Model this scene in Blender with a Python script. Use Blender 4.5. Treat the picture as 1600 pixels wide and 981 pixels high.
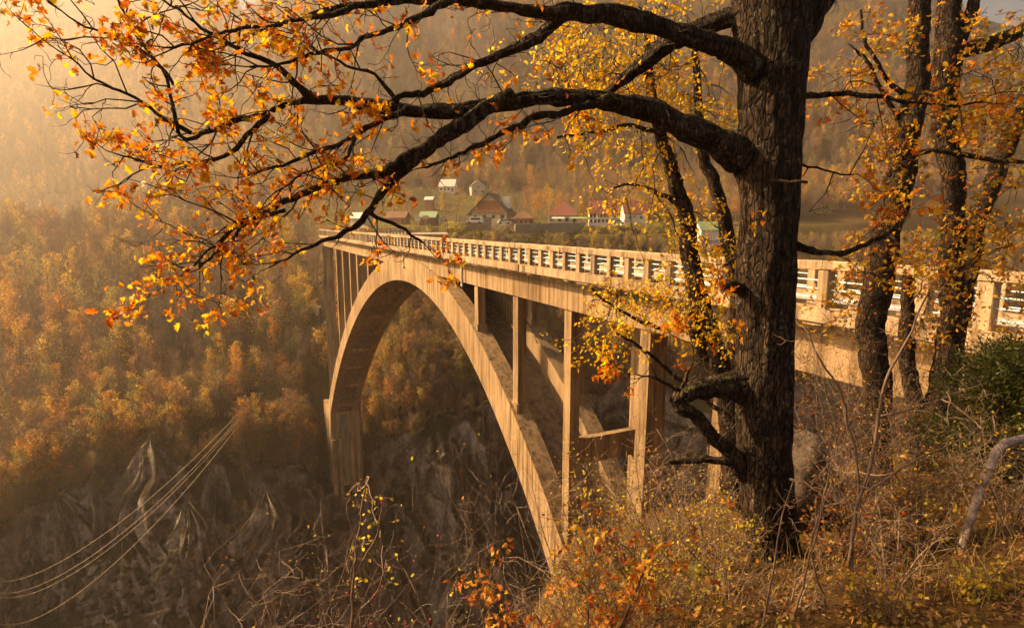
import bpy, math, random
import numpy as np
from mathutils import Vector

scene = bpy.context.scene
for o in list(bpy.data.objects):
    bpy.data.objects.remove(o, do_unlink=True)
R = math.radians

# ------------------------------------------------------------------ camera
F = 900.0                      # focal length in pixels of the 1600 px wide photograph
HY = 349.0                     # horizon row
EYE = np.array([0.0, 0.0, 2.1])
PITCH = math.atan((490.5 - HY) / F)
cam_d = bpy.data.cameras.new('camera')
cam = bpy.data.objects.new('camera', cam_d)
scene.collection.objects.link(cam)
cam_d.sensor_width = 36.0
cam_d.lens = 36.0 * F / 1600.0
cam_d.clip_start = 0.05
cam_d.clip_end = 5000
cam.location = EYE
cam.rotation_euler = (R(90) - PITCH, 0, 0)
scene.camera = cam

# ------------------------------------------------------------------ light
SUN_AZ, SUN_EL = -78.0, 35.0   # degrees; azimuth measured clockwise from the view direction
world = bpy.data.worlds.new('World')
scene.world = world
world.use_nodes = True
nt = world.node_tree
nt.nodes.clear()
sky = nt.nodes.new('ShaderNodeTexSky')
sky.sky_type = 'NISHITA'
sky.sun_disc = False
sky.sun_elevation = R(SUN_EL)
sky.sun_rotation = R(SUN_AZ)
sky.air_density = 1.0
sky.dust_density = 4.0
sky.ozone_density = 1.0
bg = nt.nodes.new('ShaderNodeBackground')
bg.inputs['Strength'].default_value = 0.05
wo = nt.nodes.new('ShaderNodeOutputWorld')
nt.links.new(sky.outputs[0], bg.inputs[0])
nt.links.new(bg.outputs[0], wo.inputs[0])
sd = bpy.data.lights.new('sun', 'SUN')
sd.energy = 5.0
sd.angle = R(0.6)
sd.color = (1.0, 0.75, 0.50)
sun = bpy.data.objects.new('sun', sd)
scene.collection.objects.link(sun)
sdir = Vector((math.sin(R(SUN_AZ)) * math.cos(R(SUN_EL)), math.cos(R(SUN_AZ)) * math.cos(R(SUN_EL)), math.sin(R(SUN_EL))))
sun.rotation_euler = (-sdir).to_track_quat('-Z', 'Y').to_euler()
sun.location = sdir * 400

vs = scene.view_settings
vs.view_transform = 'Standard'
vs.look = 'None'
vs.gamma = 1.0
vs.use_curve_mapping = False
vs.exposure = 1.45
try:
    vs.use_white_balance = True
    vs.white_balance_temperature = 8900
    vs.white_balance_tint = 14
except Exception:
    pass
cy = scene.cycles
cy.use_denoising = True
cy.max_bounces = 6
cy.diffuse_bounces = 3
cy.glossy_bounces = 2
cy.transmission_bounces = 4
cy.volume_bounces = 1
cy.transparent_max_bounces = 8
cy.sample_clamp_indirect = 4.0
cy.caustics_reflective = False
cy.caustics_refractive = False

# ------------------------------------------------------------------ pixel -> ray
CP, SP = math.cos(PITCH), math.sin(PITCH)
def ray(x, y):
    cx, cz = (x - 800.0) / F, -(y - 490.5) / F
    return np.array([cx, CP + cz * SP, -SP + cz * CP])
def at(x, y, Y):
    """point on the ray of a pixel at forward distance Y (metres)"""
    r = ray(x, y)
    return EYE + r * (Y / r[1])
def pxsize(w, Y):
    return w * Y / F

VPX = 372.0
_d = ray(VPX, HY); _d[2] = 0; _d /= np.linalg.norm(_d)
D3 = _d; N3 = np.array([_d[1], -_d[0], 0.0])
_a = ray(1000, 395); _a = _a / (_a @ N3); _b = ray(1000, 441); _b = _b / (_b @ N3)
LAT = 1.1 / (_a[2] - _b[2])          # lateral distance camera -> near face of the bridge
def W(s, t, z):
    return D3 * s + N3 * (t + LAT) + np.array([0, 0, z])
def ST(p):
    return float(p[0] * D3[0] + p[1] * D3[1]), float(p[0] * N3[0] + p[1] * N3[1]) - LAT
def on_face(x, y, o=0.0):
    """pixel -> (s, z) on the vertical plane t = o along the bridge"""
    r = ray(x, y)
    q = EYE + r * ((LAT + o) / (r @ N3))
    return float(q @ D3), float(q[2])
RAILZ = float(EYE[2] + _a[2] * LAT)
DECKZ = RAILZ - 1.1

# ------------------------------------------------------------------ noise
def _h(ix, iy, iz, seed):
    n = (ix * 374761393 + iy * 668265263 + iz * 2147483647 + seed * 1274126177) & 0xFFFFFFFF
    n = ((n ^ (n >> 13)) * 1274126177) & 0xFFFFFFFF
    return ((n ^ (n >> 16)) & 0xFFFF) / 65535.0
def vnoise(x, y, z=None, seed=1):
    x = np.asarray(x, float); y = np.asarray(y, float)
    z = np.zeros_like(x + y) if z is None else np.asarray(z, float)
    x, y, z = np.broadcast_arrays(x, y, z)
    ix, iy, iz = np.floor(x).astype(np.int64), np.floor(y).astype(np.int64), np.floor(z).astype(np.int64)
    fx, fy, fz = x - ix, y - iy, z - iz
    fx, fy, fz = (v * v * (3 - 2 * v) for v in (fx, fy, fz))
    r = 0
    for a in (0, 1):
        for b in (0, 1):
            for c in (0, 1):
                r = r + _h(ix + a, iy + b, iz + c, seed) * (fx if a else 1 - fx) * (fy if b else 1 - fy) * (fz if c else 1 - fz)
    return r * 2 - 1
def fbm(x, y, z=None, seed=1, o=4):
    r, a, f = 0, 1.0, 1.0
    for i in range(o):
        r = r + a * vnoise(np.asarray(x) * f, np.asarray(y) * f, None if z is None else np.asarray(z) * f, seed + i * 17)
        a *= .5; f *= 2.03
    return r
def smooth(a, b, x):
    t = np.clip((np.asarray(x, float) - a) / (b - a), 0, 1)
    return t * t * (3 - 2 * t)

# ------------------------------------------------------------------ materials
MATS = {}
class NT:
    def __init__(s, name):
        s.m = bpy.data.materials.new(name); s.m.use_nodes = True
        s.t = s.m.node_tree; s.t.nodes.clear()
        s.out = s.n('OutputMaterial')
    def n(s, kind, **kw):
        nd = s.t.nodes.new('ShaderNode' + kind)
        for k, v in kw.items(): setattr(nd, k, v)
        return nd
    def l(s, a, b): s.t.links.new(a, b)
    def tex(s, scale, detail=4, rough=.55, vec=None, obj=True, dist=0):
        nz = s.n('TexNoise'); nz.inputs['Scale'].default_value = scale
        nz.inputs['Detail'].default_value = detail; nz.inputs['Roughness'].default_value = rough
        nz.inputs['Distortion'].default_value = dist
        if vec is not None: s.l(vec, nz.inputs['Vector'])
        return nz.outputs[0]
    def pos(s, sc=(1, 1, 1), rot=(0, 0, 0), world=True):
        g = s.n('NewGeometry') if world else s.n('TexCoord')
        mp = s.n('Mapping'); mp.inputs['Scale'].default_value = sc; mp.inputs['Rotation'].default_value = rot
        s.l(g.outputs['Position'] if world else g.outputs['Object'], mp.inputs['Vector'])
        return mp.outputs[0]
    def ramp(s, fac, stops):
        r = s.n('ValToRGB'); el = r.color_ramp.elements
        while len(el) > len(stops): el.remove(el[-1])
        while len(el) < len(stops): el.new(0.5)
        for e, (p, c) in zip(el, stops): e.position = p; e.color = (*c, 1) if len(c) == 3 else c
        s.l(fac, r.inputs[0]); return r.outputs[0]
    def mix(s, fac, a, b, mode='MIX'):
        m = s.n('Mix', data_type='RGBA', blend_type=mode)
        for v, i in ((fac, 0), (a, 6), (b, 7)):
            if hasattr(v, 'is_linked'): s.l(v, m.inputs[i])
            elif i == 0: m.inputs[0].default_value = v
            else: m.inputs[i].default_value = (*v, 1)
        return m.outputs[2]
    def bump(s, h, strength=.4, dist=.02):
        b = s.n('Bump'); b.inputs['Strength'].default_value = strength; b.inputs['Distance'].default_value = dist
        s.l(h, b.inputs['Height']); return b.outputs[0]
    def principled(s, col, rough=.8, normal=None, spec=.3, metallic=0):
        p = s.n('BsdfPrincipled')
        if hasattr(col, 'is_linked'): s.l(col, p.inputs['Base Color'])
        else: p.inputs['Base Color'].default_value = (*col, 1)
        if hasattr(rough, 'is_linked'): s.l(rough, p.inputs['Roughness'])
        else: p.inputs['Roughness'].default_value = rough
        p.inputs['Specular IOR Level'].default_value = spec
        p.inputs['Metallic'].default_value = metallic
        if normal is not None: s.l(normal, p.inputs['Normal'])
        s.l(p.outputs[0], s.out.inputs[0]); return p

def mat_concrete(name, base, streak=1.0, dark=.45):
    t = NT(name)
    ang = math.atan2(D3[1], D3[0])
    v1 = t.pos((1, 1, .12)); v2 = t.pos((.35, .35, .35)); v3 = t.pos((1, 1, 1))
    st = t.tex(2.2, 6, .65, v1)
    big = t.tex(.5, 5, .6, v2)
    fine = t.tex(14, 5, .7, v3)
    c = t.ramp(st, [(.30, tuple(x * dark for x in base)), (.52, base), (.75, tuple(min(1, x * 1.2) for x in base))])
    c2 = t.ramp(big, [(.35, (.55, .50, .44)), (.6, (1, 1, 1))])
    c = t.mix(.75 * streak, c, c2, 'MULTIPLY')
    c3 = t.ramp(fine, [(.3, (.7, .68, .64)), (.65, (1.05, 1.05, 1.05))])
    c = t.mix(.6, c, c3, 'MULTIPLY')
    v4 = t.pos((1, 1, .035)); dr = t.tex(3.4, 5, .7, v4); dm = t.tex(.25, 3, .5, v3)
    drip = t.ramp(dr, [(.48, (1, 1, 1)), (.64, (.36, .29, .22))])
    c = t.mix(t.ramp(dm, [(.36, (.25, .25, .25)), (.58, (1, 1, 1))]), c, drip, 'MULTIPLY')
    # board marks of the formwork
    wv = t.n('TexWave', wave_type='BANDS', bands_direction='Z'); wv.inputs['Scale'].default_value = 3.2
    wv.inputs['Distortion'].default_value = 1.5; wv.inputs['Detail'].default_value = 2
    t.l(v3, wv.inputs['Vector'])
    c4 = t.ramp(wv.outputs[0], [(0, (.86, .84, .8)), (.2, (1, 1, 1))])
    c = t.mix(.6, c, c4, 'MULTIPLY')
    n = t.bump(fine, .5, .03)
    t.principled(c, .9, n, .2); MATS[name] = t.m
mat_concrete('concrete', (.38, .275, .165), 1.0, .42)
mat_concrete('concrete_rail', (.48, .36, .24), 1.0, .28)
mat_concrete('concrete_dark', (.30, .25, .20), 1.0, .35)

def simple(name, col, rough=.8, var=.25, scale=3.0, spec=.3, metallic=0, bump=.2, squash=1.0):
    t = NT(name)
    v = t.pos((1, 1, squash))
    a = t.tex(scale, 5, .65, v)
    b = t.tex(scale * 7, 4, .6, v)
    c = t.ramp(a, [(.3, tuple(x * (1 - var) for x in col)), (.7, tuple(min(1, x * (1 + var)) for x in col))])
    c = t.mix(.5, c, t.ramp(b, [(.3, (.75, .75, .75)), (.7, (1.1, 1.1, 1.1))]), 'MULTIPLY')
    t.principled(c, rough, t.bump(b, bump, .02), spec, metallic); MATS[name] = t.m
simple('road', (.56, .53, .49), .38, .15, 1.2, .5)
simple('pipe_blue', (.42, .60, .68), .35, .2, 6, .6)
simple('pipe_grey', (.30, .28, .25), .5, .3, 6, .5)
simple('pipe_pale', (.36, .29, .26), .75, .75, 9, .3, bump=.8)
simple('plaster_white', (.78, .74, .68), .85, .12, .8)
simple('plaster_cream', (.60, .52, .40), .85, .15, .8)
simple('roof_red', (.22, .075, .05), .8, .3, 2)
simple('roof_brown', (.17, .085, .05), .8, .3, 2)
simple('roof_green', (.22, .34, .20), .6, .2, 2)
simple('roof_pale', (.62, .60, .55), .5, .2, 2)
simple('roof_slate', (.10, .075, .06), .7, .3, 2)
simple('timber_red', (.36, .15, .07), .8, .3, 3, squash=.2)
simple('timber_dark', (.14, .08, .05), .85, .3, 3)
simple('stone_wall', (.36, .29, .22), .9, .4, 1.6)
simple('glass_dark', (.04, .04, .045), .15, .2, 2, .6)
simple('car_white', (.72, .70, .66), .3, .05, 2, .6)
simple('car_dark', (.08, .08, .09), .3, .05, 2, .6)
simple('rubber', (.03, .03, .03), .8)
simple('sign_white', (.75, .73, .68), .6, .05)
simple('sign_orange', (.65, .30, .08), .6, .05)
simple('sign_blue', (.08, .16, .42), .6, .05)
simple('sign_red', (.55, .05, .05), .6, .05)
simple('pole_wood', (.20, .14, .10), .9, .3, 4, squash=.2)
simple('pole_pale', (.45, .40, .33), .7, .2, 4)
simple('wire', (.62, .52, .38), .4, .1, 4, .6, .3)
simple('hip_red', (.50, .03, .03), .3, .2, 20, .6)
simple('twig_dark', (.045, .030, .020), .85, .4, 20)
simple('twig_bare', (.14, .09, .06), .7, .4, 18, .4)
simple('twig_pale', (.22, .155, .11), .6, .35, 14, .4)
simple('track', (.45, .36, .25), .9, .2, .8)

def mat_bark():
    t = NT('bark')
    v = t.pos((1, 1, .22)); v3 = t.pos((1, 1, 1))
    fur = t.tex(22, 6, .65, v, dist=.6)
    lich = t.tex(9, 6, .7, v3)
    lich2 = t.tex(38, 4, .7, v3)
    moss = t.tex(2.6, 5, .65, v3)
    c = t.ramp(fur, [(.36, (.008, .005, .004)), (.5, (.034, .022, .014)), (.70, (.085, .055, .035))])
    vb = t.pos((1, 1, .28)); vo = t.n('TexVoronoi', feature='DISTANCE_TO_EDGE'); vo.inputs['Scale'].default_value = 26
    ad = t.n('VectorMath', operation='MULTIPLY_ADD'); n3 = t.n('TexNoise'); n3.inputs['Scale'].default_value = 9; n3.inputs['Detail'].default_value = 4; t.l(vb, n3.inputs['Vector'])
    t.l(n3.outputs['Color'], ad.inputs[0]); ad.inputs[1].default_value = (.10, .10, .10); t.l(vb, ad.inputs[2]); t.l(ad.outputs[0], vo.inputs['Vector'])
    plate = t.ramp(vo.outputs['Distance'], [(.0, (0, 0, 0)), (.16, (1, 1, 1))])
    c = t.mix(.85, c, t.ramp(vo.outputs['Distance'], [(.0, (.15, .12, .1)), (.14, (1.25, 1.2, 1.15))]), 'MULTIPLY')
    lm = t.ramp(lich, [(.56, (0, 0, 0)), (.64, (1, 1, 1))])
    lm2 = t.ramp(lich2, [(.47, (0, 0, 0)), (.58, (1, 1, 1))])
    m = t.mix(1.0, lm, lm2, 'MULTIPLY')
    c = t.mix(m, c, (.17, .16, .12))
    g = t.n('NewGeometry'); sx = t.n('SeparateXYZ'); t.l(g.outputs['Normal'], sx.inputs[0])
    up = t.ramp(sx.outputs[2], [(.25, (0, 0, 0)), (.75, (1, 1, 1))])
    mm = t.ramp(moss, [(.50, (0, 0, 0)), (.62, (1, 1, 1))])
    mm = t.mix(1.0, mm, up, 'MULTIPLY')
    c = t.mix(mm, c, (.075, .075, .015))
    h = t.mix(.5, t.mix(.5, fur, lich2), plate)
    t.principled(c, .9, t.bump(h, 1.0, .05), .2); MATS['bark'] = t.m
mat_bark()

def mat_leaf(name, cols=None, trans=.6, rough=.45):
    """leaf: colour from the mesh attribute 'col'; light passes through the blade"""
    t = NT(name)
    at_ = t.n('Attribute', attribute_name='col')
    v = t.pos((1, 1, 1)); nz = t.tex(45, 3, .6, v)
    c = t.mix(.5, at_.outputs[0], t.ramp(nz, [(.3, (.6, .55, .5)), (.7, (1.15, 1.15, 1.15))]), 'MULTIPLY')
    p = t.principled(c, rough, None, .35)
    tr = t.n('BsdfTranslucent'); t.l(c, tr.inputs[0])
    mx = t.n('MixShader'); mx.inputs[0].default_value = trans
    t.l(p.outputs[0], mx.inputs[1]); t.l(tr.outputs[0], mx.inputs[2]); t.l(mx.outputs[0], t.out.inputs[0])
    MATS[name] = t.m
mat_leaf('leaf', trans=.66)
mat_leaf('needle', trans=.3)
mat_leaf('litter', trans=.15)
mat_leaf('forest_leaf', trans=.5)

def mat_ground():
    t = NT('ground')
    v = t.pos((1, 1, 1)); a = t.tex(1.3, 6, .7, v); b = t.tex(24, 6, .75, v)
    c = t.ramp(a, [(.35, (.045, .028, .014)), (.5, (.10, .06, .026)), (.65, (.15, .10, .03))])
    c = t.mix(.7, c, t.ramp(b, [(.3, (.35, .3, .25)), (.65, (1.3, 1.2, 1.1))]), 'MULTIPLY')
    t.principled(c, .95, t.bump(b, .9, .05), .1); MATS['ground'] = t.m
mat_ground()
def mat_hill():
    t = NT('hillside')
    v = t.pos((1, 1, 1)); a = t.tex(.05, 5, .65, v); b = t.tex(.9, 6, .75, v)
    c = t.ramp(a, [(.35, (.07, .045, .020)), (.5, (.10, .065, .026)), (.62, (.10, .085, .028))])
    c = t.mix(.7, c, t.ramp(b, [(.3, (.4, .36, .3)), (.65, (1.3, 1.2, 1.1))]), 'MULTIPLY')
    # meadow where the ground is level near the village: colour attribute painted per vertex by place
    at_ = t.n('Attribute', attribute_name='meadow')
    g = t.ramp(b, [(.3, (.07, .075, .022)), (.7, (.16, .15, .05))])
    c = t.mix(at_.outputs['Fac'], c, g)
    rk = t.n('Attribute', attribute_name='rock')
    c = t.mix(rk.outputs['Fac'], c, (.30, .24, .19))
    t.principled(c, .95, t.bump(b, .9, .8), .1); MATS['hillside'] = t.m
mat_hill()
def mat_rock():
    t = NT('rock')
    v = t.pos((1, 1, .35)); v3 = t.pos((1, 1, 1))
    a = t.tex(.35, 7, .7, v, dist=.5); b = t.tex(2.2, 6, .75, v3); m = t.tex(.16, 6, .7, v3)
    c = t.ramp(a, [(.34, (.07, .06, .05)), (.45, (.28, .24, .20)), (.60, (.60, .54, .48))])
    c = t.mix(.8, c, t.ramp(b, [(.32, (.35, .32, .3)), (.62, (1.2, 1.2, 1.2))]), 'MULTIPLY')
    vo = t.n('TexVoronoi', feature='DISTANCE_TO_EDGE'); vo.inputs['Scale'].default_value = .55
    wv_ = t.n('VectorMath', operation='ADD'); nz3 = t.n('TexNoise'); nz3.inputs['Scale'].default_value = 1.1; nz3.inputs['Detail'].default_value = 5; t.l(v, nz3.inputs['Vector'])
    t.l(v, wv_.inputs[0]); t.l(nz3.outputs['Color'], wv_.inputs[1]); t.l(wv_.outputs[0], vo.inputs['Vector'])
    c = t.mix(.4, c, t.ramp(vo.outputs['Distance'], [(.0, (.12, .10, .08)), (.09, (1, 1, 1))]), 'MULTIPLY')
    g = t.n('NewGeometry'); sx = t.n('SeparateXYZ'); t.l(g.outputs['Normal'], sx.inputs[0])
    up = t.ramp(sx.outputs[2], [(.30, (0, 0, 0)), (.55, (1, 1, 1))])
    c = t.mix(up, c, (.075, .055, .022))
    mm = t.ramp(m, [(.50, (0, 0, 0)), (.60, (1, 1, 1))])
    c = t.mix(t.mix(.45, (0, 0, 0), mm), c, (.05, .036, .02))
    t.principled(c, .95, t.bump(b, 1.0, .8), .15); MATS['rock'] = t.m
mat_rock()
simple('boulder_stone', (.085, .065, .05), .9, .4, 5, bump=.8)
simple('moss', (.06, .06, .012), .95, .5, 9, bump=.9)
simple('forest_wood', (.20, .145, .10), .9, .4, .6)

# ------------------------------------------------------------------ mesh builder
COL = scene.collection
class MB:
    def __init__(s): s.v = []; s.f = []; s.mi = []; s.n = 0
    def add(s, verts, faces, mi=0):
        b = s.n
        s.v.append(np.asarray(verts, float).reshape(-1, 3)); s.n += len(s.v[-1])
        for f in faces: s.f.append([i + b for i in f]); s.mi.append(mi)
    def hexa(s, c8, mi=0):
        s.add(c8, [(0, 3, 2, 1), (4, 5, 6, 7), (0, 1, 5, 4), (1, 2, 6, 5), (2, 3, 7, 6), (3, 0, 4, 7)], mi)
    def box(s, x0, x1, y0, y1, z0, z1, mi=0, fn=None):
        p = [(x0, y0, z0), (x1, y0, z0), (x1, y1, z0), (x0, y1, z0), (x0, y0, z1), (x1, y0, z1), (x1, y1, z1), (x0, y1, z1)]
        s.hexa([fn(*q) for q in p] if fn else p, mi)
    def tube(s, pts, rad, n=6, mi=0, cap=True):
        pts = np.asarray(pts, float); k = len(pts)
        rad = np.broadcast_to(np.asarray(rad, float), (k,))
        tan = np.gradient(pts, axis=0); tan /= np.linalg.norm(tan, axis=1)[:, None] + 1e-9
        ref = np.array([0, 0, 1.0]) if abs(tan[0][2]) < .9 else np.array([1.0, 0, 0])
        u = np.cross(tan[0], ref); u /= np.linalg.norm(u)
        a = np.arange(n) * 2 * math.pi / n; ca, sa = np.cos(a)[:, None], np.sin(a)[:, None]
        vs_ = []
        for i in range(k):
            u = u - tan[i] * (u @ tan[i]); u /= np.linalg.norm(u) + 1e-9
            w = np.cross(tan[i], u)
            vs_.append(pts[i] + rad[i] * (ca * u + sa * w))
        fs = []
        for i in range(k - 1):
            for j in range(n):
                j2 = (j + 1) % n
                fs.append((i * n + j, i * n + j2, (i + 1) * n + j2, (i + 1) * n + j))
        if cap and n > 3:
            fs.append(tuple(range((k - 1) * n, k * n))); fs.append(tuple(range(n - 1, -1, -1)))
        s.add(np.concatenate(vs_), fs, mi)
    def build(s, name, mats, parent=None, smooth_=False, loc=None):
        me = bpy.data.meshes.new(name)
        V = np.concatenate(s.v) if s.v else np.zeros((0, 3))
        if loc is not None: V = V - np.asarray(loc)
        me.from_pydata(V.tolist(), [], s.f)
        for m in (mats if isinstance(mats, (list, tuple)) else [mats]): me.materials.append(MATS[m])
        if len(set(s.mi)) > 1: me.polygons.foreach_set('material_index', s.mi)
        if smooth_: me.polygons.foreach_set('use_smooth', [True] * len(s.f))
        me.update()
        return link(name, me, parent, loc)
WL = {}; LOCAL = set()
def link(name, me, parent=None, loc=None):
    o = bpy.data.objects.new(name, me); COL.objects.link(o)
    if parent is not None:
        o.parent = parent
        # meshes are written in world coordinates unless the parent is marked local
        o.location = (0, 0, 0) if parent.name in LOCAL else -Vector(WL.get(parent.name, (0, 0, 0)))
        if parent.name in LOCAL: LOCAL.add(o.name)
        WL[o.name] = (0, 0, 0)
        if loc is not None: o.location = Vector(o.location) + Vector(loc); WL[o.name] = tuple(loc)
    elif loc is not None:
        o.location = loc; WL[o.name] = tuple(loc)
    return o
def grid_mesh(name, P, mats, attrs=None, smooth_=True):
    """P: (rows, cols, 3)"""
    r, c, _ = P.shape
    idx = np.arange(r * c).reshape(r, c)
    f = np.stack([idx[:-1, :-1], idx[:-1, 1:], idx[1:, 1:], idx[1:, :-1]], -1).reshape(-1, 4)
    me = bpy.data.meshes.new(name)
    me.vertices.add(r * c); me.vertices.foreach_set('co', P.reshape(-1))
    me.loops.add(f.size); me.loops.foreach_set('vertex_index', f.reshape(-1).astype(np.int32))
    me.polygons.add(len(f)); me.polygons.foreach_set('loop_start', np.arange(0, f.size, 4, dtype=np.int32))
    me.update(calc_edges=True)
    if smooth_: me.polygons.foreach_set('use_smooth', np.ones(len(f), bool))
    for k, v in (attrs or {}).items():
        a = me.attributes.new(k, 'FLOAT', 'POINT'); a.data.foreach_set('value', np.asarray(v, np.float32).reshape(-1))
    me.materials.append(MATS[mats]); me.update()
    return link(name, me)
def tag(o, label=None, cat=None, group=None, kind=None):
    if label: o['label'] = label
    if cat: o['category'] = cat
    if group: o['group'] = group
    if kind: o['kind'] = kind
    return o
def empty(name, loc=(0, 0, 0), rz=0, local=False):
    o = bpy.data.objects.new(name, None); COL.objects.link(o); WL[o.name] = tuple(loc)
    if local: LOCAL.add(o.name)
    o.location = loc; o.rotation_euler = (0, 0, rz); o.empty_display_size = .2
    return o
# leaf blades ------------------------------------------------------
def lobed():
    half = [(0, 0), (.06, .16), (.26, .20), (.17, .34), (.42, .52), (.21, .60), (.30, .84), (.10, .84), (0, 1.06)]
    out = [(x, y) for x, y in half] + [(-x, y) for x, y in half[-2:0:-1]]
    v = [(0, .45, .0)] + [(x * .82, y, .42 * abs(x) + .07 * math.sin(i * 2.4) - .55 * (y - .45) ** 2) for i, (x, y) in enumerate(out)]
    k = len(out)
    return np.array(v), [(0, 1 + i, 1 + (i + 1) % k) for i in range(k)]
def oval():
    out = [(0, 0), (.26, .3), (.30, .6), (0, 1), (-.30, .6), (-.26, .3)]
    v = [(0, .45, -.05)] + [(x, y, .2 * abs(x)) for x, y in out]
    return np.array(v), [(0, 1 + i, 1 + (i + 1) % 6) for i in range(6)]
def kite():
    return np.array([(0, 0, 0), (.3, .45, .08), (0, 1, 0), (-.3, .45, .08)]), [(0, 1, 2, 3)]
LOBED, OVAL, KITE = lobed(), oval(), kite()
def rots(n, rng, droop=0.0):
    """random frames: y axis = leaf direction"""
    y = rng.normal(size=(n, 3)); y[:, 2] -= droop; y /= np.linalg.norm(y, axis=1)[:, None]
    r = rng.normal(size=(n, 3)); x = np.cross(y, r); x /= np.linalg.norm(x, axis=1)[:, None]
    z = np.cross(x, y)
    return np.stack([x, y, z], -1)
def leaf_mesh(name, tmpl, pos, rot, size, col, mat, parent=None, loc=(0, 0, 0)):
    tv, tf = tmpl; n = len(pos); k = len(tv)
    V = np.einsum('nij,kj->nki', rot, tv) * np.asarray(size)[:, None, None] + (np.asarray(pos) - np.asarray(loc))[:, None, :]
    tf = np.array(tf); m = tf.shape[1]
    Fc = (tf[None] + (np.arange(n) * k)[:, None, None]).reshape(-1, m)
    me = bpy.data.meshes.new(name)
    me.vertices.add(n * k); me.vertices.foreach_set('co', V.reshape(-1))
    me.loops.add(Fc.size); me.loops.foreach_set('vertex_index', Fc.reshape(-1).astype(np.int32))
    me.polygons.add(len(Fc)); me.polygons.foreach_set('loop_start', np.arange(0, Fc.size, m, dtype=np.int32))
    me.update(calc_edges=True)
    a = me.attributes.new('col', 'FLOAT_COLOR', 'POINT')
    C4 = np.concatenate([np.repeat(np.asarray(col), k, 0), np.ones((n * k, 1))], 1)
    a.data.foreach_set('color', C4.astype(np.float32).reshape(-1))
    me.materials.append(MATS[mat]); me.update()
    return link(name, me, parent, loc)
def palette(n, rng, cols, w, var=.25):
    cols = np.array(cols); i = rng.choice(len(cols), n, p=np.array(w) / sum(w))
    return np.clip(cols[i] * (1 + rng.uniform(-var, var, (n, 1))), 0, 1)
ORANGE = [(.74, .26, .03), (.80, .40, .035), (.62, .15, .02), (.80, .55, .05), (.40, .13, .03)]
YELLOW = [(.80, .54, .05), (.74, .42, .035), (.62, .52, .07), (.74, .30, .03)]
# ================================================================== terrain
def z_near(s, t):
    s = np.asarray(s, float); t = np.asarray(t, float)
    X = D3[0] * s + N3[0] * (t + LAT); Y = D3[1] * s + N3[1] * (t + LAT)
    sp = np.maximum(s, 0)
    z = .40 - .37 * s * (s > 0) - .0145 * sp ** 2 - .02 * s * (s <= 0)
    edge = .10 * np.maximum(Y, 0) + .25 - X
    z = z - 1.7 * np.maximum(edge, 0) ** 1.15 * smooth(.4, 2.2, Y) - 1.2 * np.maximum(edge - 3, 0)
    z = z + .12 * fbm(X * .8, Y * .8, seed=5) * smooth(.5, 3, Y) + 1.0 * fbm(X * .08, Y * .08, seed=6) * smooth(12, 30, Y)
    # made ground carrying the road behind the abutment
    up = smooth(-2.8, -.7, t) * (1 - smooth(1.0, 7.0, s))
    z = z * (1 - up) + (DECKZ - .9) * up
    up2 = smooth(-1.2, -.6, t) * (1 - smooth(-3.5, -2.5, s))
    return np.maximum(z * (1 - up2) + (DECKZ - .35) * up2, -118)

def mk_axis(segs):
    out = [segs[0][0]]
    for a, b, st in segs: out += list(np.linspace(a, b, max(2, int(abs(b - a) / st) + 1))[1:])
    return np.array(out)
ss = mk_axis([(-60, -6, 3), (-6, 14, .22), (14, 36, .6), (36, 72, 1.5)])
tt = mk_axis([(-90, -18, 3), (-18, 12, .25), (12, 160, 4)])
S, T = np.meshgrid(ss, tt, indexing='ij')
P = np.stack([D3[0] * S + N3[0] * (T + LAT), D3[1] * S + N3[1] * (T + LAT), z_near(S, T)], -1)
near_bank = grid_mesh('near_bank', P, 'ground'); tag(near_bank, kind='structure')

def cliff_top(t):
    t = np.asarray(t, float)
    sc = 117 + 4 * fbm(t * .035, t * 0 + 3.1, seed=11, o=3) + 3.5 * fbm(t * .16, t * 0 + .7, seed=12, o=2)
    sc = sc + 6 * np.exp(-((t - 3) / 9.0) ** 2)
    zc = -39 - 7 * np.exp(-((t - 2) / 8.0) ** 2) - 16 * smooth(-22, -85, t) + 4 * fbm(t * .05, t * 0 + 9.2, seed=13, o=3) + 2.2 * fbm(t * .22, t * 0 + 4.4, seed=14, o=3)
    return sc, zc
def z_far(s, t):
    s = np.asarray(s, float); t = np.asarray(t, float)
    sc, zc = cliff_top(t)
    q = np.maximum(s - sc, 0)
    # left: wooded spur that climbs, then a hollow and a far ridge
    zl = zc + .30 * np.minimum(q, 170) - .10 * np.clip(q - 170, 0, 150) + .72 * np.clip(q - 430, 0, 520)
    # right: bank up to the village shelf, meadow, then the mountain
    w = smooth(-30, 35, t)
    m = s + .55 * np.maximum(t - 110, 0)
    f1 = np.clip((s - sc) / 52.0, 0, 1)
    zr = zc + (1.0 - zc) * (f1 ** .9) + 2.5 * smooth(165, 240, s) + 18 * smooth(228, 325, m)
    z = zl * (1 - w) + zr * w
    mt = 1.0 * np.clip(m - 350, 0, 250) * smooth(-160, 130, t)
    z = z + mt - .5 * np.maximum(t - 430, 0) * smooth(330, 420, m)
    rough = 1 - smooth(150, 170, s) * (1 - smooth(250, 300, m)) * w
    z = z + rough * (2.2 * fbm(s * .03, t * .03, seed=21) + .5 * fbm(s * .2, t * .2, seed=22, o=2)) * smooth(0, 12, q)
    z = z + 13 * fbm(s * .008, t * .008, seed=23, o=3) * smooth(340, 460, m)
    return z
ss = mk_axis([(112, 200, 1.6), (200, 340, 3), (340, 1150, 10)])
tt = mk_axis([(-620, -120, 8), (-120, 140, 2), (140, 700, 9)])
S, T = np.meshgrid(ss, tt, indexing='ij')
sc, zc = cliff_top(T)
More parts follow.
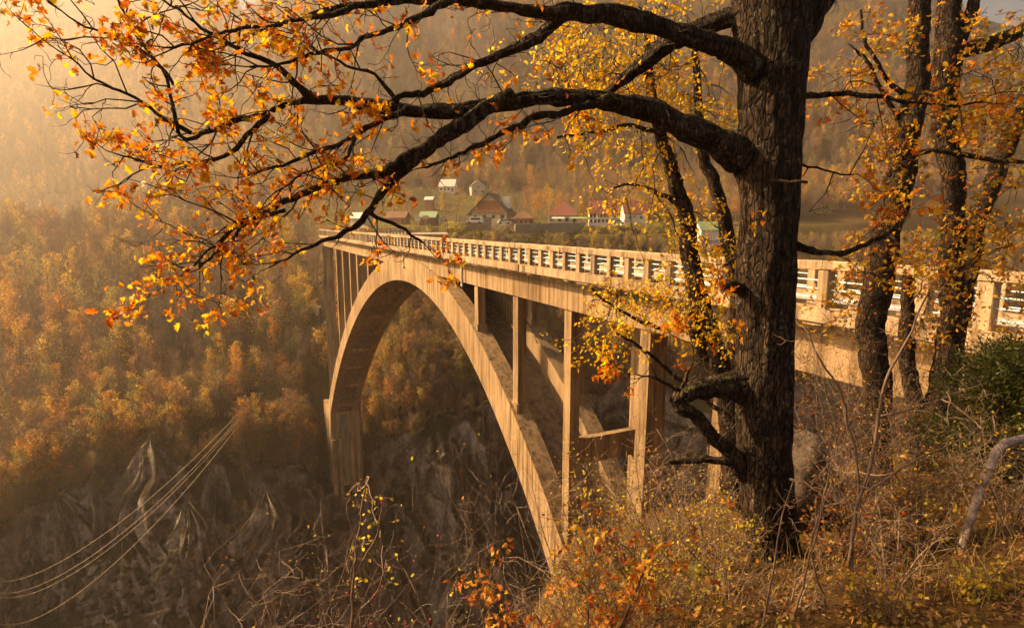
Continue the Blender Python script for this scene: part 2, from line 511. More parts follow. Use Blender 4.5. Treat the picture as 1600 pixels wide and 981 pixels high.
S2 = np.where(S < 126, sc - 1.0 + (S - 112) / 14.0 * (126 - sc + 1.0), S)
Z = z_far(S2, T)
Mm = S2 + .55 * np.maximum(T - 110, 0)
mead = smooth(5, 30, T) * (1 - smooth(130, 165, T)) * smooth(160, 176, S2) * (1 - smooth(285, 330, Mm)) * (.55 + .5 * np.clip(fbm(S2 * .03, T * .03, seed=31), -1, 1))
rockm = smooth(.35, .6, fbm(S2 * .02, T * .02, seed=41, o=3)) * smooth(350, 380, Mm) * .9
P = np.stack([D3[0] * S2 + N3[0] * (T + LAT), D3[1] * S2 + N3[1] * (T + LAT), Z], -1)
hill = grid_mesh('hillside', P, 'hillside', {'meadow': np.clip(mead, 0, 1), 'rock': np.clip(rockm, 0, 1)}); tag(hill, kind='structure')

# gorge wall of the far side
vv = np.linspace(0, 1, 150); tt = mk_axis([(-150, 70, .55), (70, 320, 4)])
Vv, T = np.meshgrid(vv, tt, indexing='ij')
sc, zc = cliff_top(T)
z0 = -118.0
Z = z0 + (zc - .25 - z0) * Vv
base = sc - 3 - 22 * (1 - Vv) ** 1.3
rid = 1 - np.abs(fbm(T * .085, Z * .018, seed=51, o=3))
rid2 = 1 - np.abs(fbm(T * .30, Z * .07, seed=52, o=3))
disp = 15 * (rid - .62) + 5.0 * (rid2 - .6) + 1.1 * fbm(T * .8, Z * .4, seed=53, o=4) + 1.4 * np.floor(3 * fbm(T * .11, Z * .11, seed=54, o=2)) * .5
disp = disp * smooth(1.0, .90, Vv) * (1 - .7 * np.exp(-((T - 3) / 8.0) ** 2))
Ss = base - disp + 3.0 * smooth(.93, 1.0, Vv)
P = np.stack([D3[0] * Ss + N3[0] * (T + LAT), D3[1] * Ss + N3[1] * (T + LAT), Z + .8 * fbm(T * .3, Z * .3, seed=55, o=3) * smooth(1.0, .95, Vv)], -1)
cliff = grid_mesh('gorge_cliff', P, 'rock', smooth_=False); tag(cliff, kind='structure')
# gorge floor
fl = MB(); q = [W(50, -420, -117.5), W(130, -420, -117.5), W(130, 700, -117.5), W(50, 700, -117.5)]
fl.add(q, [(0, 3, 2, 1)]); tag(fl.build('gorge_floor', 'rock'), kind='structure')

# rock spires standing out of the far cliff
def spire(x, ytop, ybot, wpx, Y, seed, label):
    c = at(x, ybot, Y); top = at(x, ytop, Y)[2]; h = top - c[2]; r = pxsize(wpx, Y) / 2
    n, k = 84, 120
    a = np.linspace(0, 2 * math.pi, n + 1); v = np.linspace(0, 1, k)
    A, V = np.meshgrid(a, v); ca, sa = np.cos(A), np.sin(A)
    prof = np.clip(1 - V ** 3, 0, 1) ** .7 * (1.25 - .45 * V) + .01
    # broken into ribs and ledges: every bearing ends at its own height
    edge = .30 * fbm(ca * 1.5 + 5, sa * 1.5 + seed, seed=seed, o=4) + .10 * fbm(ca * 5, sa * 5 + seed, seed=seed + 2, o=3)
    ledge = np.floor(V * 7 + 1.6 * fbm(ca * 1.4, sa * 1.4, V * 2, seed=seed + 8, o=3)) / 7
    rr = r * prof * (1 + .36 * fbm(ca * 1.3 + 5, sa * 1.3, V * 2.2, seed=seed, o=5) - .45 * (np.abs(fbm(ca * 3.0 + 9, sa * 3.0, V * 1.2, seed=seed + 3, o=4))) + .20 * (V - ledge) + .14 * fbm(ca * 9, sa * 9, V * 14, seed=seed + 6, o=3))
    Vz = V * (1 + .12 * edge * V)
    lean = r * .4 * fbm(V * 2.2, V * 0 + seed, seed=seed + 5, o=3)
    P = np.stack([rr * ca + lean, rr * sa * .9, Vz * h], -1)
    o = grid_mesh('rock_spire', P, 'rock', smooth_=False); o.location = c
    return tag(o, label, 'rock', 'rock spires on the far cliff')
spire(262, 690, 1010, 190, 93, 61, 'tall pale rock spire rising highest out of the wooded cliff edge')
spire(200, 830, 1010, 150, 87, 64, 'squat grey rock spire low in the gorge below the power lines')
spire(128, 770, 990, 130, 90, 67, 'narrow pale rock spire with one sharp sunlit edge beside the squat one')
spire(70, 800, 1000, 110, 89, 76, 'low rounded rock spire at the end of the crag row below the cables')
spire(410, 770, 1000, 130, 91, 79, 'broad cracked rock spire below the power pole')
spire(335, 790, 1010, 150, 88, 70, 'broken dark rock spire beneath the lowest power cable')
# ================================================================== bridge
BANK = .07
Q0, RC, DW = 112.0, 26.0, 6.4          # start of the bend, its radius, deck width
def BP(q, o, z):
    """point on the bridge: q along the near face, o to the right of it"""
    z = z - BANK * o
    if q <= Q0: return W(q, o, z)
    a = (q - Q0) / RC
    return W(Q0 + (RC - o) * math.sin(a), RC - (RC - o) * math.cos(a), z)
QN, QF = -9.0, 160.0
bridge = empty('arch_bridge', tuple(W(112, 2.3, -40)))
tag(bridge, 'long weathered concrete arch bridge with railed deck crossing the gorge', 'bridge')
def qrange(a, b, st=2.0):
    out = [a]
    while out[-1] < b - 1e-6:
        out.append(min(b, out[-1] + (st * 6 if out[-1] < Q0 - st * 6 else st)))
    return out
def sweep(name, prof, a, b, mat, parent=bridge, st=2.0):
    """closed profile [(o, z)...] swept along the bridge"""
    m = MB(); qs = qrange(a, b, st); k = len(prof)
    V = [BP(q, o, z) for q in qs for o, z in prof]
    fs = [(i * k + j, i * k + (j + 1) % k, (i + 1) * k + (j + 1) % k, (i + 1) * k + j) for i in range(len(qs) - 1) for j in range(k)]
    fs += [tuple(range(k - 1, -1, -1)), tuple(range((len(qs) - 1) * k, len(qs) * k))]
    m.add(V, fs)
    return m.build(name, mat, parent)
dz = DECKZ
JOINT = on_face(812, 440)[0]
for a, b in ((QN, JOINT - .06), (JOINT + .06, QF)):
    sweep('deck_slab', [(.35, dz - .60), (DW - .35, dz - .60), (DW - .35, dz - .02), (.35, dz - .02)], a, b, 'concrete')
    for lo, hi in ((-.06, .62), (DW - .62, DW + .06)):
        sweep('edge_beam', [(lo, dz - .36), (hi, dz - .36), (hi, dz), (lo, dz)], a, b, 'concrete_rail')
sweep('road_surface', [(.62, dz - .02), (DW - .62, dz - .02), (DW - .62, dz - .012), (.62, dz - .012)], QN, QF, 'road')
for lo, hi in ((.55, 1.0), (DW - 1.0, DW - .55)):
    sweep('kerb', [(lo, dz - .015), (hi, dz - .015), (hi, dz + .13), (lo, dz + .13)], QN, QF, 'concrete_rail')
# ragged lower lip of the edge beam: short boards of cast concrete of uneven depth
rg = random.Random(4)
lip = MB(); q = 3.0
while q < 112:
    w = rg.uniform(.25, .6); d = rg.uniform(.02, .09)
    c = [BP(q + e * (w - .02), o, z) for z in (dz - .36 - .02 - d, dz - .385) for e, o in ((0, .02), (1, .02), (1, .33), (0, .33))]
    lip.hexa(c); q += w
l = lip.build('edge_lip', 'concrete_rail', bridge); tag(l, kind='stuff')
# girders under the deck
GD = 1.36
for o in (.75, DW - 1.15):
    sweep('girder', [(o, dz - .56 - GD), (o + .4, dz - .56 - GD), (o + .4, dz - .58), (o, dz - .58)], QN, QF - 30, 'concrete')
q = 2.0
while q < 120:
    m = MB()
    m.hexa([BP(q + e, o, z) for z in (dz - .5 - GD, dz - .6) for e, o in ((0, 1.15), (.3, 1.15), (.3, DW - 1.15), (0, DW - 1.15))])
    m.build('cross_beam', 'concrete', bridge); q += 5.2
# parapets
PS = 1.21
rail_h = .20
nposts = int((150 - 1.0) / PS)
def post_mesh():
    m = MB(); a, b, h = .15, .14, 1.0
    bv = .02
    ring = lambda z, e: [(-a + e, -b, z), (a - e, -b, z), (a, -b + e, z), (a, b - e, z), (a - e, b, z), (-a + e, b, z), (-a, b - e, z), (-a, -b + e, z)]
    V = ring(0, bv) + ring(h, bv)
    m.add(V, [(i, (i + 1) % 8, 8 + (i + 1) % 8, 8 + i) for i in range(8)] + [tuple(range(7, -1, -1)), tuple(range(8, 16))])
    me = bpy.data.meshes.new('parapet_post'); me.from_pydata(np.concatenate(m.v).tolist(), [], m.f)
    me.materials.append(MATS['concrete_rail']); return me
PM = post_mesh()
BL = Vector(bridge.location)
def dirang(q):
    p, r = BP(q - .05, 0, 0), BP(q + .05, 0, 0); return math.atan2(r[1] - p[1], r[0] - p[0])
# the parapet steps up over the abutment, where the posts are taller and farther apart
def rise(q): return .17 * float(1 - smooth(8.0, 17.0, q))
for o in (.26, DW - .26):
    for i in range(nposts):
        q = 0.4 + i * PS
        p = bpy.data.objects.new('parapet_post', PM); COL.objects.link(p); p.parent = bridge
        p.location = Vector(BP(q, o, dz + .03)) - BL; p.rotation_euler = (0, 0, dirang(q) + rg.uniform(-.02, .02))
        p.scale = (rg.uniform(.94, 1.06), 1, .865 + rise(q))
    q = -2.0
    while q < 150:
        q2 = min(q + PS * 5, 150)
        e = rg.uniform(-.012, .012); e2 = rg.uniform(-.012, .012)
        m = MB(); pf = [(-.19, .88), (.19, .88), (.19, 1.07), (.15, 1.10), (-.15, 1.10), (-.19, 1.07)]
        qs = np.linspace(q + .008, q2 - .008, 4 if q > Q0 - 8 else 3)
        m.add([BP(x, o + e + u, dz + v + e2 + rise(x)) for x in qs for u, v in pf],
              [(i * 6 + j, i * 6 + (j + 1) % 6, i * 6 + 6 + (j + 1) % 6, i * 6 + 6 + j) for i in range(len(qs) - 1) for j in range(6)] + [(5, 4, 3, 2, 1, 0), tuple(range(6 * len(qs) - 6, 6 * len(qs)))])
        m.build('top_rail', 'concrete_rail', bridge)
        q = q2
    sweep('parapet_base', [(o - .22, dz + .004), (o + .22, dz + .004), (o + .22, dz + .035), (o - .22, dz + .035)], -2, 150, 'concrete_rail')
    for hz_ in (.26, .50, .72):
        m = MB(); m.tube([BP(q, o + .0, dz + hz_) for q in qrange(-2, 150, 1.5)], .026, 6)
        m.build('rail_pipe', 'pipe_blue', bridge, True)
# ---- arch: two ribs joined by a slab, crown merged with the deck
intr_px = [(859, 874), (820, 782), (797, 714), (765, 634), (737, 563), (686, 480), (655, 447), (618, 436), (583, 455), (566, 483), (548, 522), (531, 566), (523, 608), (514, 663)]
extr_px = [(877, 844), (857, 786), (824, 690), (794, 618), (737, 505), (717, 474), (693, 438)]
OI = .55
ip = sorted(on_face(x, y, OI) for x, y in intr_px)
ep = sorted(on_face(x, y, OI) for x, y in extr_px)
def fitpoly(pts, deg):
    a = np.array(pts); return np.polyfit(a[:, 0], a[:, 1], deg)
ci = fitpoly(ip, 4)
s_lo, s_hi = 17.0, 121.0
zi = lambda s: float(np.polyval(ci, s))
thick = np.array([(s, z - zi(s)) for s, z in ep])
crown_s = [s for s in np.linspace(30, 80, 200)][int(np.argmax([zi(s) for s in np.linspace(30, 80, 200)]))]
def ze(s):
    slope = np.polyval(np.polyder(ci), s)
    th = 2.25 + .004 * abs(s - crown_s)
    z = zi(s) + th * math.sqrt(1 + slope ** 2)
    return min(z, dz - .62)
def s_at_z(fn, z, a, b):
    for _ in range(50):
        m = (a + b) / 2
        if (fn(m) - z) * (fn(a) - z) <= 0: b = m
        else: a = m
    return (a + b) / 2
svals = np.concatenate([np.linspace(s_lo, s_hi, 110)])
RW = 1.15                                   # rib width
ribs = (OI, DW - OI - RW)
def splay(s):                               # the ribs spread a little towards the springings
    return .018 * max(0, abs(s - crown_s) - 12)
for o, sg in ((ribs[0], -1), (ribs[1], 1)):
    m = MB(); V = []
    for s in svals:
        e = sg * splay(s) * .0
        a, b = zi(s), ze(s)
        V += [W(s, o + e, a), W(s, o + RW + e, a), W(s, o + RW + e, b), W(s, o + e, b)]
    k = len(svals)
    fs = [(i * 4 + j, i * 4 + (j + 1) % 4, i * 4 + 4 + (j + 1) % 4, i * 4 + 4 + j) for i in range(k - 1) for j in range(4)] + [(3, 2, 1, 0), tuple(range(4 * k - 4, 4 * k))]
    m.add(V, fs); m.build('arch_rib', 'concrete', bridge)
m = MB(); V = []
for s in svals:
    a = zi(s) + .42; V += [W(s, ribs[0] + RW - .002, a), W(s, ribs[1] + .002, a), W(s, ribs[1] + .002, a + .35), W(s, ribs[0] + RW - .002, a + .35)]
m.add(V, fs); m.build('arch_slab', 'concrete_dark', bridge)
for s in np.linspace(s_lo + 3, s_hi - 2, 17):              # transverse ribs under the slab
    m = MB(); ds = .5 / math.sqrt(1 + np.polyval(np.polyder(ci), s) ** 2)
    m.hexa([W(s + e, o, zz) for zz0 in (0.06, .46) for e, o, zz in ((0, ribs[0] + RW - .01, zi(s) + zz0), (ds, ribs[0] + RW - .01, zi(s + ds) + zz0), (ds, ribs[1] + .01, zi(s + ds) + zz0), (0, ribs[1] + .01, zi(s) + zz0))])
    m.build('soffit_band', 'concrete', bridge)
# ---- columns
def column(s, o, w, d, ztop, zbot, taper=0.0, name='column', foot=True):
    ztop = ztop - BANK * o
    m = MB(); p = taper * (ztop - zbot)
    m.hexa([W(s + a * (w / 2 + p * .3), o + b * (d / 2) - (p if b < 0 else 0), zbot) for a, b in ((-1, -1), (1, -1), (1, 1), (-1, 1))] +
           [W(s + a * w / 2, o + b * d / 2, ztop) for a, b in ((-1, -1), (1, -1), (1, 1), (-1, 1))])
    c = m.build(name, 'concrete', bridge)
    if foot:
        f = MB(); f.hexa([W(s + a * (w / 2 + .1), o + b * (d / 2 + .1), z) for z in (zbot - .5, zbot + .28) for a, b in ((-1, -1), (1, -1), (1, 1), (-1, 1))])
        f.build('column_foot', 'concrete', c)
    return c
ZG = dz - .56 - GD - .002
OC = ribs[0] + .58
OC2 = ribs[1] + .58
col_s = [on_face(x, 500, OC - .25)[0] for x in (745, 806, 888)]
for s in col_s:
    for o in (OC, OC2):
        column(s, o, .66, .55, ZG, ze(s) - .02 - 0)
s3 = col_s[2]
# transverse beam of the tall frame
zb = on_face(888, 684, OC)[1]; zb2 = on_face(888, 724, OC)[1]
m = MB(); m.hexa([W(s3 + a, b, z) for z in (zb2, zb) for a, b in ((-.2, OC + .2), (.2, OC + .2), (.2, OC2 - .2), (-.2, OC2 - .2))])
m.build('frame_beam', 'concrete', bridge)
# tall pier beside the near springing
s4 = on_face(1012, 540, OC - .3)[0]
for o in (OC, OC2):
    column(s4, o, .62, .85, ZG, float(z_near(s4, o)) - 2.5, .02, 'pier', False)
# far side: spandrel columns over the far half of the arch and tall piers beyond it
for x in (596, 579, 562, 551, 540, 530):
    s = on_face(x, 470, OC - .3)[0]
    if s < s_hi - 1 and ze(s) < ZG - .3:
        for o in (OC, OC2): column(s, o, .8, 1.0, ZG, ze(s) - .02, 0, 'column', False)
for q in (119.5,):
    for o in (OC, OC2):
        p0 = BP(q, o, 0); s_, t_ = ST(p0); gz = float(z_far(s_, t_)) - 3
        mm_ = MB(); ang = dirang(q); c_, s__ = math.cos(ang), math.sin(ang)
        mm_.hexa([np.array([p0[0] + a * c_ - b * s__, p0[1] + a * s__ + b * c_, z]) for z in (gz, ZG - BANK * o) for a, b in ((-.7, -.9), (.7, -.9), (.7, .9), (-.7, .9))])
        mm_.build('pier', 'concrete', bridge)
# springing block of the far leg with its ribbed face; a darker arched panel paints a recess's shade
zb1 = -35.0; zb0 = -50.5; SB = s_at_z(zi, zb1, 90, 121) - .05
m = MB(); m.hexa([W(SB + a, b, z) for z, ex in ((zb0, .35), (zb1, 0)) for a, b in ((-ex, ribs[0] - .06 - ex * .3), (10.0, ribs[0] - .06 - ex * .3), (10.0, ribs[1] + RW + .06 + ex), (-ex, ribs[1] + RW + .06 + ex))])
blk = m.build('springing_block', 'concrete', bridge)
for o in np.linspace(ribs[0] - .1, ribs[1] + RW - .65, 5):
    mid = (ribs[0] + ribs[1] + RW) / 2
    if abs(o + .37 - mid) < .5: continue
    m = MB(); m.hexa([W(SB + a, b, z) for z, ex in ((zb0 - 1.5, -1.0), (zb1 - 5.5, -.6)) for a, b in ((ex, o), (.3, o), (.3, o + .75), (ex, o + .75))])
    m.build('buttress', 'concrete', blk)
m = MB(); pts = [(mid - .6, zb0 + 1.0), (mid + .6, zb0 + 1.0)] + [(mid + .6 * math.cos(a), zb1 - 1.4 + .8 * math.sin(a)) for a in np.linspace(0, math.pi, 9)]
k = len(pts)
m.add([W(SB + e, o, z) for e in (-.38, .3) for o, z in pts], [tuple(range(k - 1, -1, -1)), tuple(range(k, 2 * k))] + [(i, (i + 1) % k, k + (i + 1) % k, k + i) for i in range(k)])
m.build('recess_shade_panel', 'concrete_dark', blk)
# drain spouts
for x, ln in ((719, 1.75), (629, 1.5), (579, 1.6)):
    s = on_face(x, 415, .4)[0]
    m = MB(); p = [W(s, .52, dz - .4), W(s, .52, dz - .4 - ln * .7), W(s, .52, dz - .4 - ln * .92), W(s - .12, .45, dz - .4 - ln), W(s - .35, .4, dz - .4 - ln - .05)]
    m.tube(p, .085, 8); m.build('drain_spout', 'pipe_grey', bridge, True)
# abutment wing wall at the near end
m = MB(); m.hexa([W(a, b, z) for z in (-7, DECKZ - .62) for a, b in ((-9, .1), (4.2, .1), (4.2, DW - .1), (-9, DW - .1))])
m.build('abutment', 'concrete', bridge)
# ================================================================== village
def ground_far(p):
    s_, t_ = ST(p); return float(z_far(s_, t_))
def house(name, x, ybase, Y, w, d, h, rh, rz, wall, roof, label, cat='house', rows=(), hip=False, door=True, chimney=True, over=.4, gable_front=False, extra=None):
    """local frame: x along the front, -y towards the viewer"""
    p = at(x, ybase, Y); gz = ground_far(p)
    base = min(p[2], gz) if gz < p[2] else p[2]
    o = empty(name, (p[0], p[1], p[2]), rz, local=True)
    tag(o, label, cat)
    m = MB(); m.box(-w / 2, w / 2, 0, d, min(-1.0, gz - p[2] - 1.5), h)
    if not hip:                                      # gable triangles belong to the walls
        if gable_front:
            for yy in (0, d): m.add([(-w / 2, yy, h), (w / 2, yy, h), (0, yy, h + rh * .97)], [(0, 1, 2) if yy == 0 else (2, 1, 0)])
        else:
            for xx in (-w / 2, w / 2): m.add([(xx, 0, h), (xx, d, h), (xx, d / 2, h + rh * .97)], [(0, 1, 2)])
    m.build('wall', wall, o)
    r = MB(); e = over; th = .18
    if hip:
        a = [(-w / 2 - e, -e, h - .05), (w / 2 + e, -e, h - .05), (w / 2 + e, d + e, h - .05), (-w / 2 - e, d + e, h - .05)]
        k = max(0, w / 2 - d / 2) ; c = [(-k - .01, d / 2, h + rh), (k + .01, d / 2, h + rh)]
        r.add(a + c, [(0, 1, 5, 4), (1, 2, 5), (2, 3, 4, 5), (3, 0, 4), (3, 2, 1, 0)])
    elif gable_front:
        for sg in (-1, 1):
            q = [(sg * (w / 2 + e), -e, h - rh * e / (w / 2)), (sg * (w / 2 + e), d + e, h - rh * e / (w / 2)), (0, d + e, h + rh), (0, -e, h + rh)]
            r.hexa([(a, b, c) for a, b, c in q] + [(a, b, c + th) for a, b, c in q])
    else:
        for yy, sg in ((0, -1), (d, 1)):
            q = [(-w / 2 - e, yy + sg * e, h - rh * e / (d / 2)), (w / 2 + e, yy + sg * e, h - rh * e / (d / 2)), (w / 2 + e, d / 2, h + rh), (-w / 2 - e, d / 2, h + rh)]
            r.hexa([(a, b, c) for a, b, c in q] + [(a, b, c + th) for a, b, c in q])
    ro = r.build('roof', roof, o)
    if chimney:
        c = MB(); c.box(w * .2, w * .2 + .5, d * .55, d * .55 + .5, h + rh * .4, h + rh + .7); c.build('chimney', 'stone_wall', ro)
    for z, n, ww, wh in rows:
        for i in range(n):
            cx = -w / 2 + w * (i + .5) / n
            f = MB(); f.box(cx - ww / 2 - .06, cx + ww / 2 + .06, -.05, .02, z - .06, z + wh + .06); fo = f.build('window', 'plaster_white' if wall != 'plaster_white' else 'timber_dark', o)
            g = MB(); g.box(cx - ww / 2, cx + ww / 2, -.07, -.04, z, z + wh); g.build('pane', 'glass_dark', fo)
    if door:
        f = MB(); f.box(w * .32, w * .32 + .9, -.06, .02, .02, 2.0); f.build('door', 'timber_dark', o)
    if extra: extra(o, w, d, h, rh)
    return o
def balcony(o, w, d, h, rh):
    m = MB(); m.box(-w * .42, w * .42, -1.1, -.02, h - .1, h + .05); b = m.build('balcony', 'timber_red', o)
    m = MB(); m.box(-w * .42, w * .42, -1.1, -1.02, h + .05, h + .95); m.build('balustrade', 'timber_red', b)
    m = MB(); m.box(-w * .33, w * .33, -.06, .02, h + .1, h + rh * .60); b = m.build('gable_boarding', 'timber_red', o)
def dormer(o, w, d, h, rh):
    m = MB(); m.box(w * .28, w * .28 + 2.2, d * .5, d * .5 + 2.5, h + rh * .2, h + rh * .85); m.build('dormer', 'plaster_white', o)
house('timber_chalet', 764, 345, 196, 12.5, 11, 2.9, 6.2, R(-14), 'plaster_cream', 'roof_slate', 'large timber chalet with steep dark gable roof and balcony', rows=((.7, 4, 1.2, 1.2),), gable_front=True, over=1.2, extra=lambda *a: (balcony(*a), dormer(*a)))
house('white_house', 942, 351.5, 208, 9.6, 7, 4.2, 4.4, R(-4), 'plaster_white', 'roof_red', 'long white house with two rows of windows under red roof', rows=((.9, 7, .7, 1.0), (2.7, 8, .6, 1.0)), chimney=False)
house('white_house', 993, 348, 214, 8.2, 7, 3.6, 4.2, R(2), 'plaster_white', 'roof_red', 'plain white house with two small windows and a high red roof', rows=((1.4, 2, .8, .8),), door=False)
house('village_inn', 880, 351, 206, 10.5, 8, 3.2, 4.2, R(-6), 'plaster_cream', 'roof_red', 'cream village inn with hipped red roof and open canopies', rows=((1.1, 4, 1.2, 1.1),), hip=True)
house('garden_pavilion', 818, 353, 190, 6.2, 5, 2.4, 2.4, R(-5), 'timber_red', 'roof_brown', 'small brown pavilion with low hipped roof on a stone wall', 'pavilion', rows=((.8, 4, .8, 1.0),), hip=True, chimney=False, over=.7)
house('white_cottage', 698, 300, 322, 8.6, 6, 3.2, 3.6, R(-12), 'plaster_white', 'roof_pale', 'white cottage with pale metal roof up on the meadow', rows=((1.0, 4, .9, 1.1),))
house('grey_cottage', 748, 304, 318, 7.6, 6, 4.6, 3.0, R(18), 'plaster_cream', 'roof_slate', 'small grey gabled cottage beside an orange tree on the meadow', rows=((1.2, 2, .9, 1.1), (3.4, 1, .8, .9)), gable_front=True, chimney=False)
house('green_shed', 1112, 372, 205, 8.0, 6, 3.0, 2.6, R(8), 'plaster_white', 'roof_green', 'white shed with pale green metal roof below the village', 'shed', rows=(), chimney=False)
house('roadside_stall', 668, 350, 186, 5.0, 4, 2.2, 1.6, R(-10), 'timber_dark', 'roof_green', 'low dark roadside stall with green roof by the bridge road', 'stall', chimney=False)
house('roadside_stall', 560, 352, 190, 6.0, 4, 2.4, 1.6, R(-20), 'plaster_cream', 'roof_pale', 'cream roadside stall with white metal roof above the bridge bend', 'stall', chimney=False)
house('roadside_stall', 618, 350, 196, 7.0, 4, 2.2, 1.8, R(-16), 'timber_red', 'roof_brown', 'brown timber roadside stall with low tiled roof by the bend', 'stall', chimney=False)
house('hay_shed', 670, 318, 270, 3.6, 3, 1.8, 1.2, R(-10), 'timber_red', 'roof_pale', 'tiny red shed with white roof alone on the meadow', 'shed', chimney=False, door=False)
# canopies of the inn
for x, lab in ((872, 'white cloth canopy on thin posts left of the inn door'), (904, 'wide green canopy on thin posts at the end of the inn')):
    p = at(x, 351, 202); c = empty('terrace_canopy', tuple(p), R(-6), local=True); tag(c, lab, 'canopy')
    w = 2.2 if x < 890 else 3.2
    m = MB(); m.hexa([(a * w, b * 1.5, 2.25 + .25 * b) for a, b in ((-1, -1), (1, -1), (1, 1), (-1, 1))] + [(a * w, b * 1.5, 2.33 + .25 * b) for a, b in ((-1, -1), (1, -1), (1, 1), (-1, 1))])
    m.build('canopy_top', 'roof_pale' if x < 890 else 'roof_green', c)
    for a in (-1, 1):
        for b in (-1, 1):
            m = MB(); m.tube([(a * w * .95, b * 1.4, -1.5), (a * w * .95, b * 1.4, 2.25 + .23 * b)], .06, 5); m.build('post', 'pole_pale', c)
# stone terrace walls
def stone_wall(pts, z0, z1, th, label):
    """wall with its stones standing proud, one mesh per wall section"""
    o = empty('stone_wall', tuple(pts[0])); tag(o, label, 'wall')
    for i in range(len(pts) - 1):
        a, b = np.array(pts[i]), np.array(pts[i + 1]); L = np.linalg.norm((b - a)[:2]); u = (b - a) / L; n = np.array([u[1], -u[0], 0])
        m = MB(); m.hexa([a + n * 0 + [0, 0, z0], b + [0, 0, z0], b - n * th + [0, 0, z0], a - n * th + [0, 0, z0], a + [0, 0, z1], b + [0, 0, z1], b - n * th + [0, 0, z1], a - n * th + [0, 0, z1]])
        sec = m.build('wall_core', 'stone_wall', o)
        st = MB(); r2 = random.Random(i); z = z0
        while z < z1 - .1:
            x = 0
            while x < L - .2:
                ww = r2.uniform(.4, .9)
                ww = min(ww, L - x)
                q = [a + u * (x + .03) , a + u * (x + ww - .03)]
                st.hexa([q[0] + n * .002 + [0, 0, z + .03], q[0] + n * .07 + [0, 0, z + .05], q[1] + n * .07 + [0, 0, z + .05], q[1] + n * .002 + [0, 0, z + .03], q[0] + n * .002 + [0, 0, z + .42], q[0] + n * .07 + [0, 0, z + .40], q[1] + n * .07 + [0, 0, z + .40], q[1] + n * .002 + [0, 0, z + .42]])
                x += ww
            z += .45
        so = st.build('wall_stones', 'stone_wall', sec); tag(so, kind='stuff')
    return o
stone_wall([at(716, 352, 182), at(768, 352.5, 184)], -1.5, 2.6, .5, 'pale stone terrace wall in front of the timber chalet')
stone_wall([at(805, 358, 180), at(862, 356, 190), at(914, 355, 198)], -1.6, 1.5, .5, 'long stone retaining wall below pavilion and inn')
# outdoor stairs
st = empty('outdoor_stair', tuple(at(782, 366, 176))); tag(st, 'straight outdoor stair with two handrails climbing the bank', 'stair')
a, b = at(778, 366, 174), at(794, 352, 182)
for i in range(14):
    c = a + (b - a) * (i + .5) / 14; m = MB(); m.box(c[0] - .9, c[0] + .9, c[1] - .35, c[1] + .35, c[2] - .5, c[2]); m.build('step', 'concrete', st)
for sx in (-1, 1):
    m = MB(); m.tube([a + [sx * .95, 0, .95], b + [sx * .95, 0, .95]], .06, 5); m.build('handrail', 'pole_pale', st)
    for q in (0, .5, 1): m = MB(); m.tube([a + (b - a) * q + [sx * .95, 0, -.4], a + (b - a) * q + [sx * .95, 0, .95]], .05, 5); m.build('rail_post', 'pole_pale', st)
m = MB(); c = at(771, 368, 174); m.box(c[0] - 2.6, c[0] + 2.6, c[1] - 1, c[1] + 1, c[2] - 3.0, c[2]); tag(m.build('stair_landing', 'concrete'), 'low concrete landing slab at the foot of the stair', 'landing')
# parked vehicles
def vehicle(x, y, Y, rz, kind, paint, label):
    p = at(x, y, Y); o = empty('parked_' + kind, tuple(p), rz, local=True); tag(o, label, kind, 'vehicles parked in the village')
    L, Wd = (5.2, 1.95) if kind == 'van' else (4.2, 1.75)
    prof = [(-.5, .35), (.5, .35), (.5, .85), (.36, .95), (.24, 2.0), (-.46, 2.05), (-.5, 1.0)] if kind == 'van' else [(-.5, .35), (.5, .35), (.5, .75), (.30, .9), (.14, 1.42), (-.28, 1.45), (-.44, .95), (-.5, .85)]
    m = MB(); k = len(prof); m.add([(a * L, sg * Wd / 2 * (1 if z < 1 else .9), z) for sg in (-1, 1) for a, z in prof], [tuple(range(k - 1, -1, -1))[::-1], tuple(range(k, 2 * k))[::-1]] + [(i, i + k, (i + 1) % k + k, (i + 1) % k) for i in range(k)])
    m.build('body', paint, o)
    for sg in (-1, 1):
        m = MB(); z0, z1 = (1.15, 1.75) if kind == 'van' else (.95, 1.33)
        m.box(-L * .36, L * .2, sg * Wd * .485 - .03, sg * Wd * .485 + .03, z0, z1); m.build('side_window', 'glass_dark', o)
        for a in (-.32, .32):
            m = MB(); m.tube([(a * L, sg * (Wd / 2 - .22), .34), (a * L, sg * (Wd / 2 + .01), .34)], .34, 12); m.build('wheel', 'rubber', o)
        m = MB(); m.box(L * .5 - .02, L * .5 + .03, sg * Wd * .36 - .16, sg * Wd * .36 + .16, .68, .84); m.build('headlight', 'sign_white', o)
vehicle(742, 349.5, 180, R(170), 'van', 'car_white', 'white van parked before the chalet terrace wall')
vehicle(788, 350, 186, R(10), 'car', 'car_white', 'white car parked at the head of the stair')
vehicle(799, 350, 187, R(0), 'car', 'car_dark', 'dark car parked beside the white car by the stair')
vehicle(966, 350.5, 200, R(5), 'car', 'car_white', 'white car parked at the corner of the long white house')
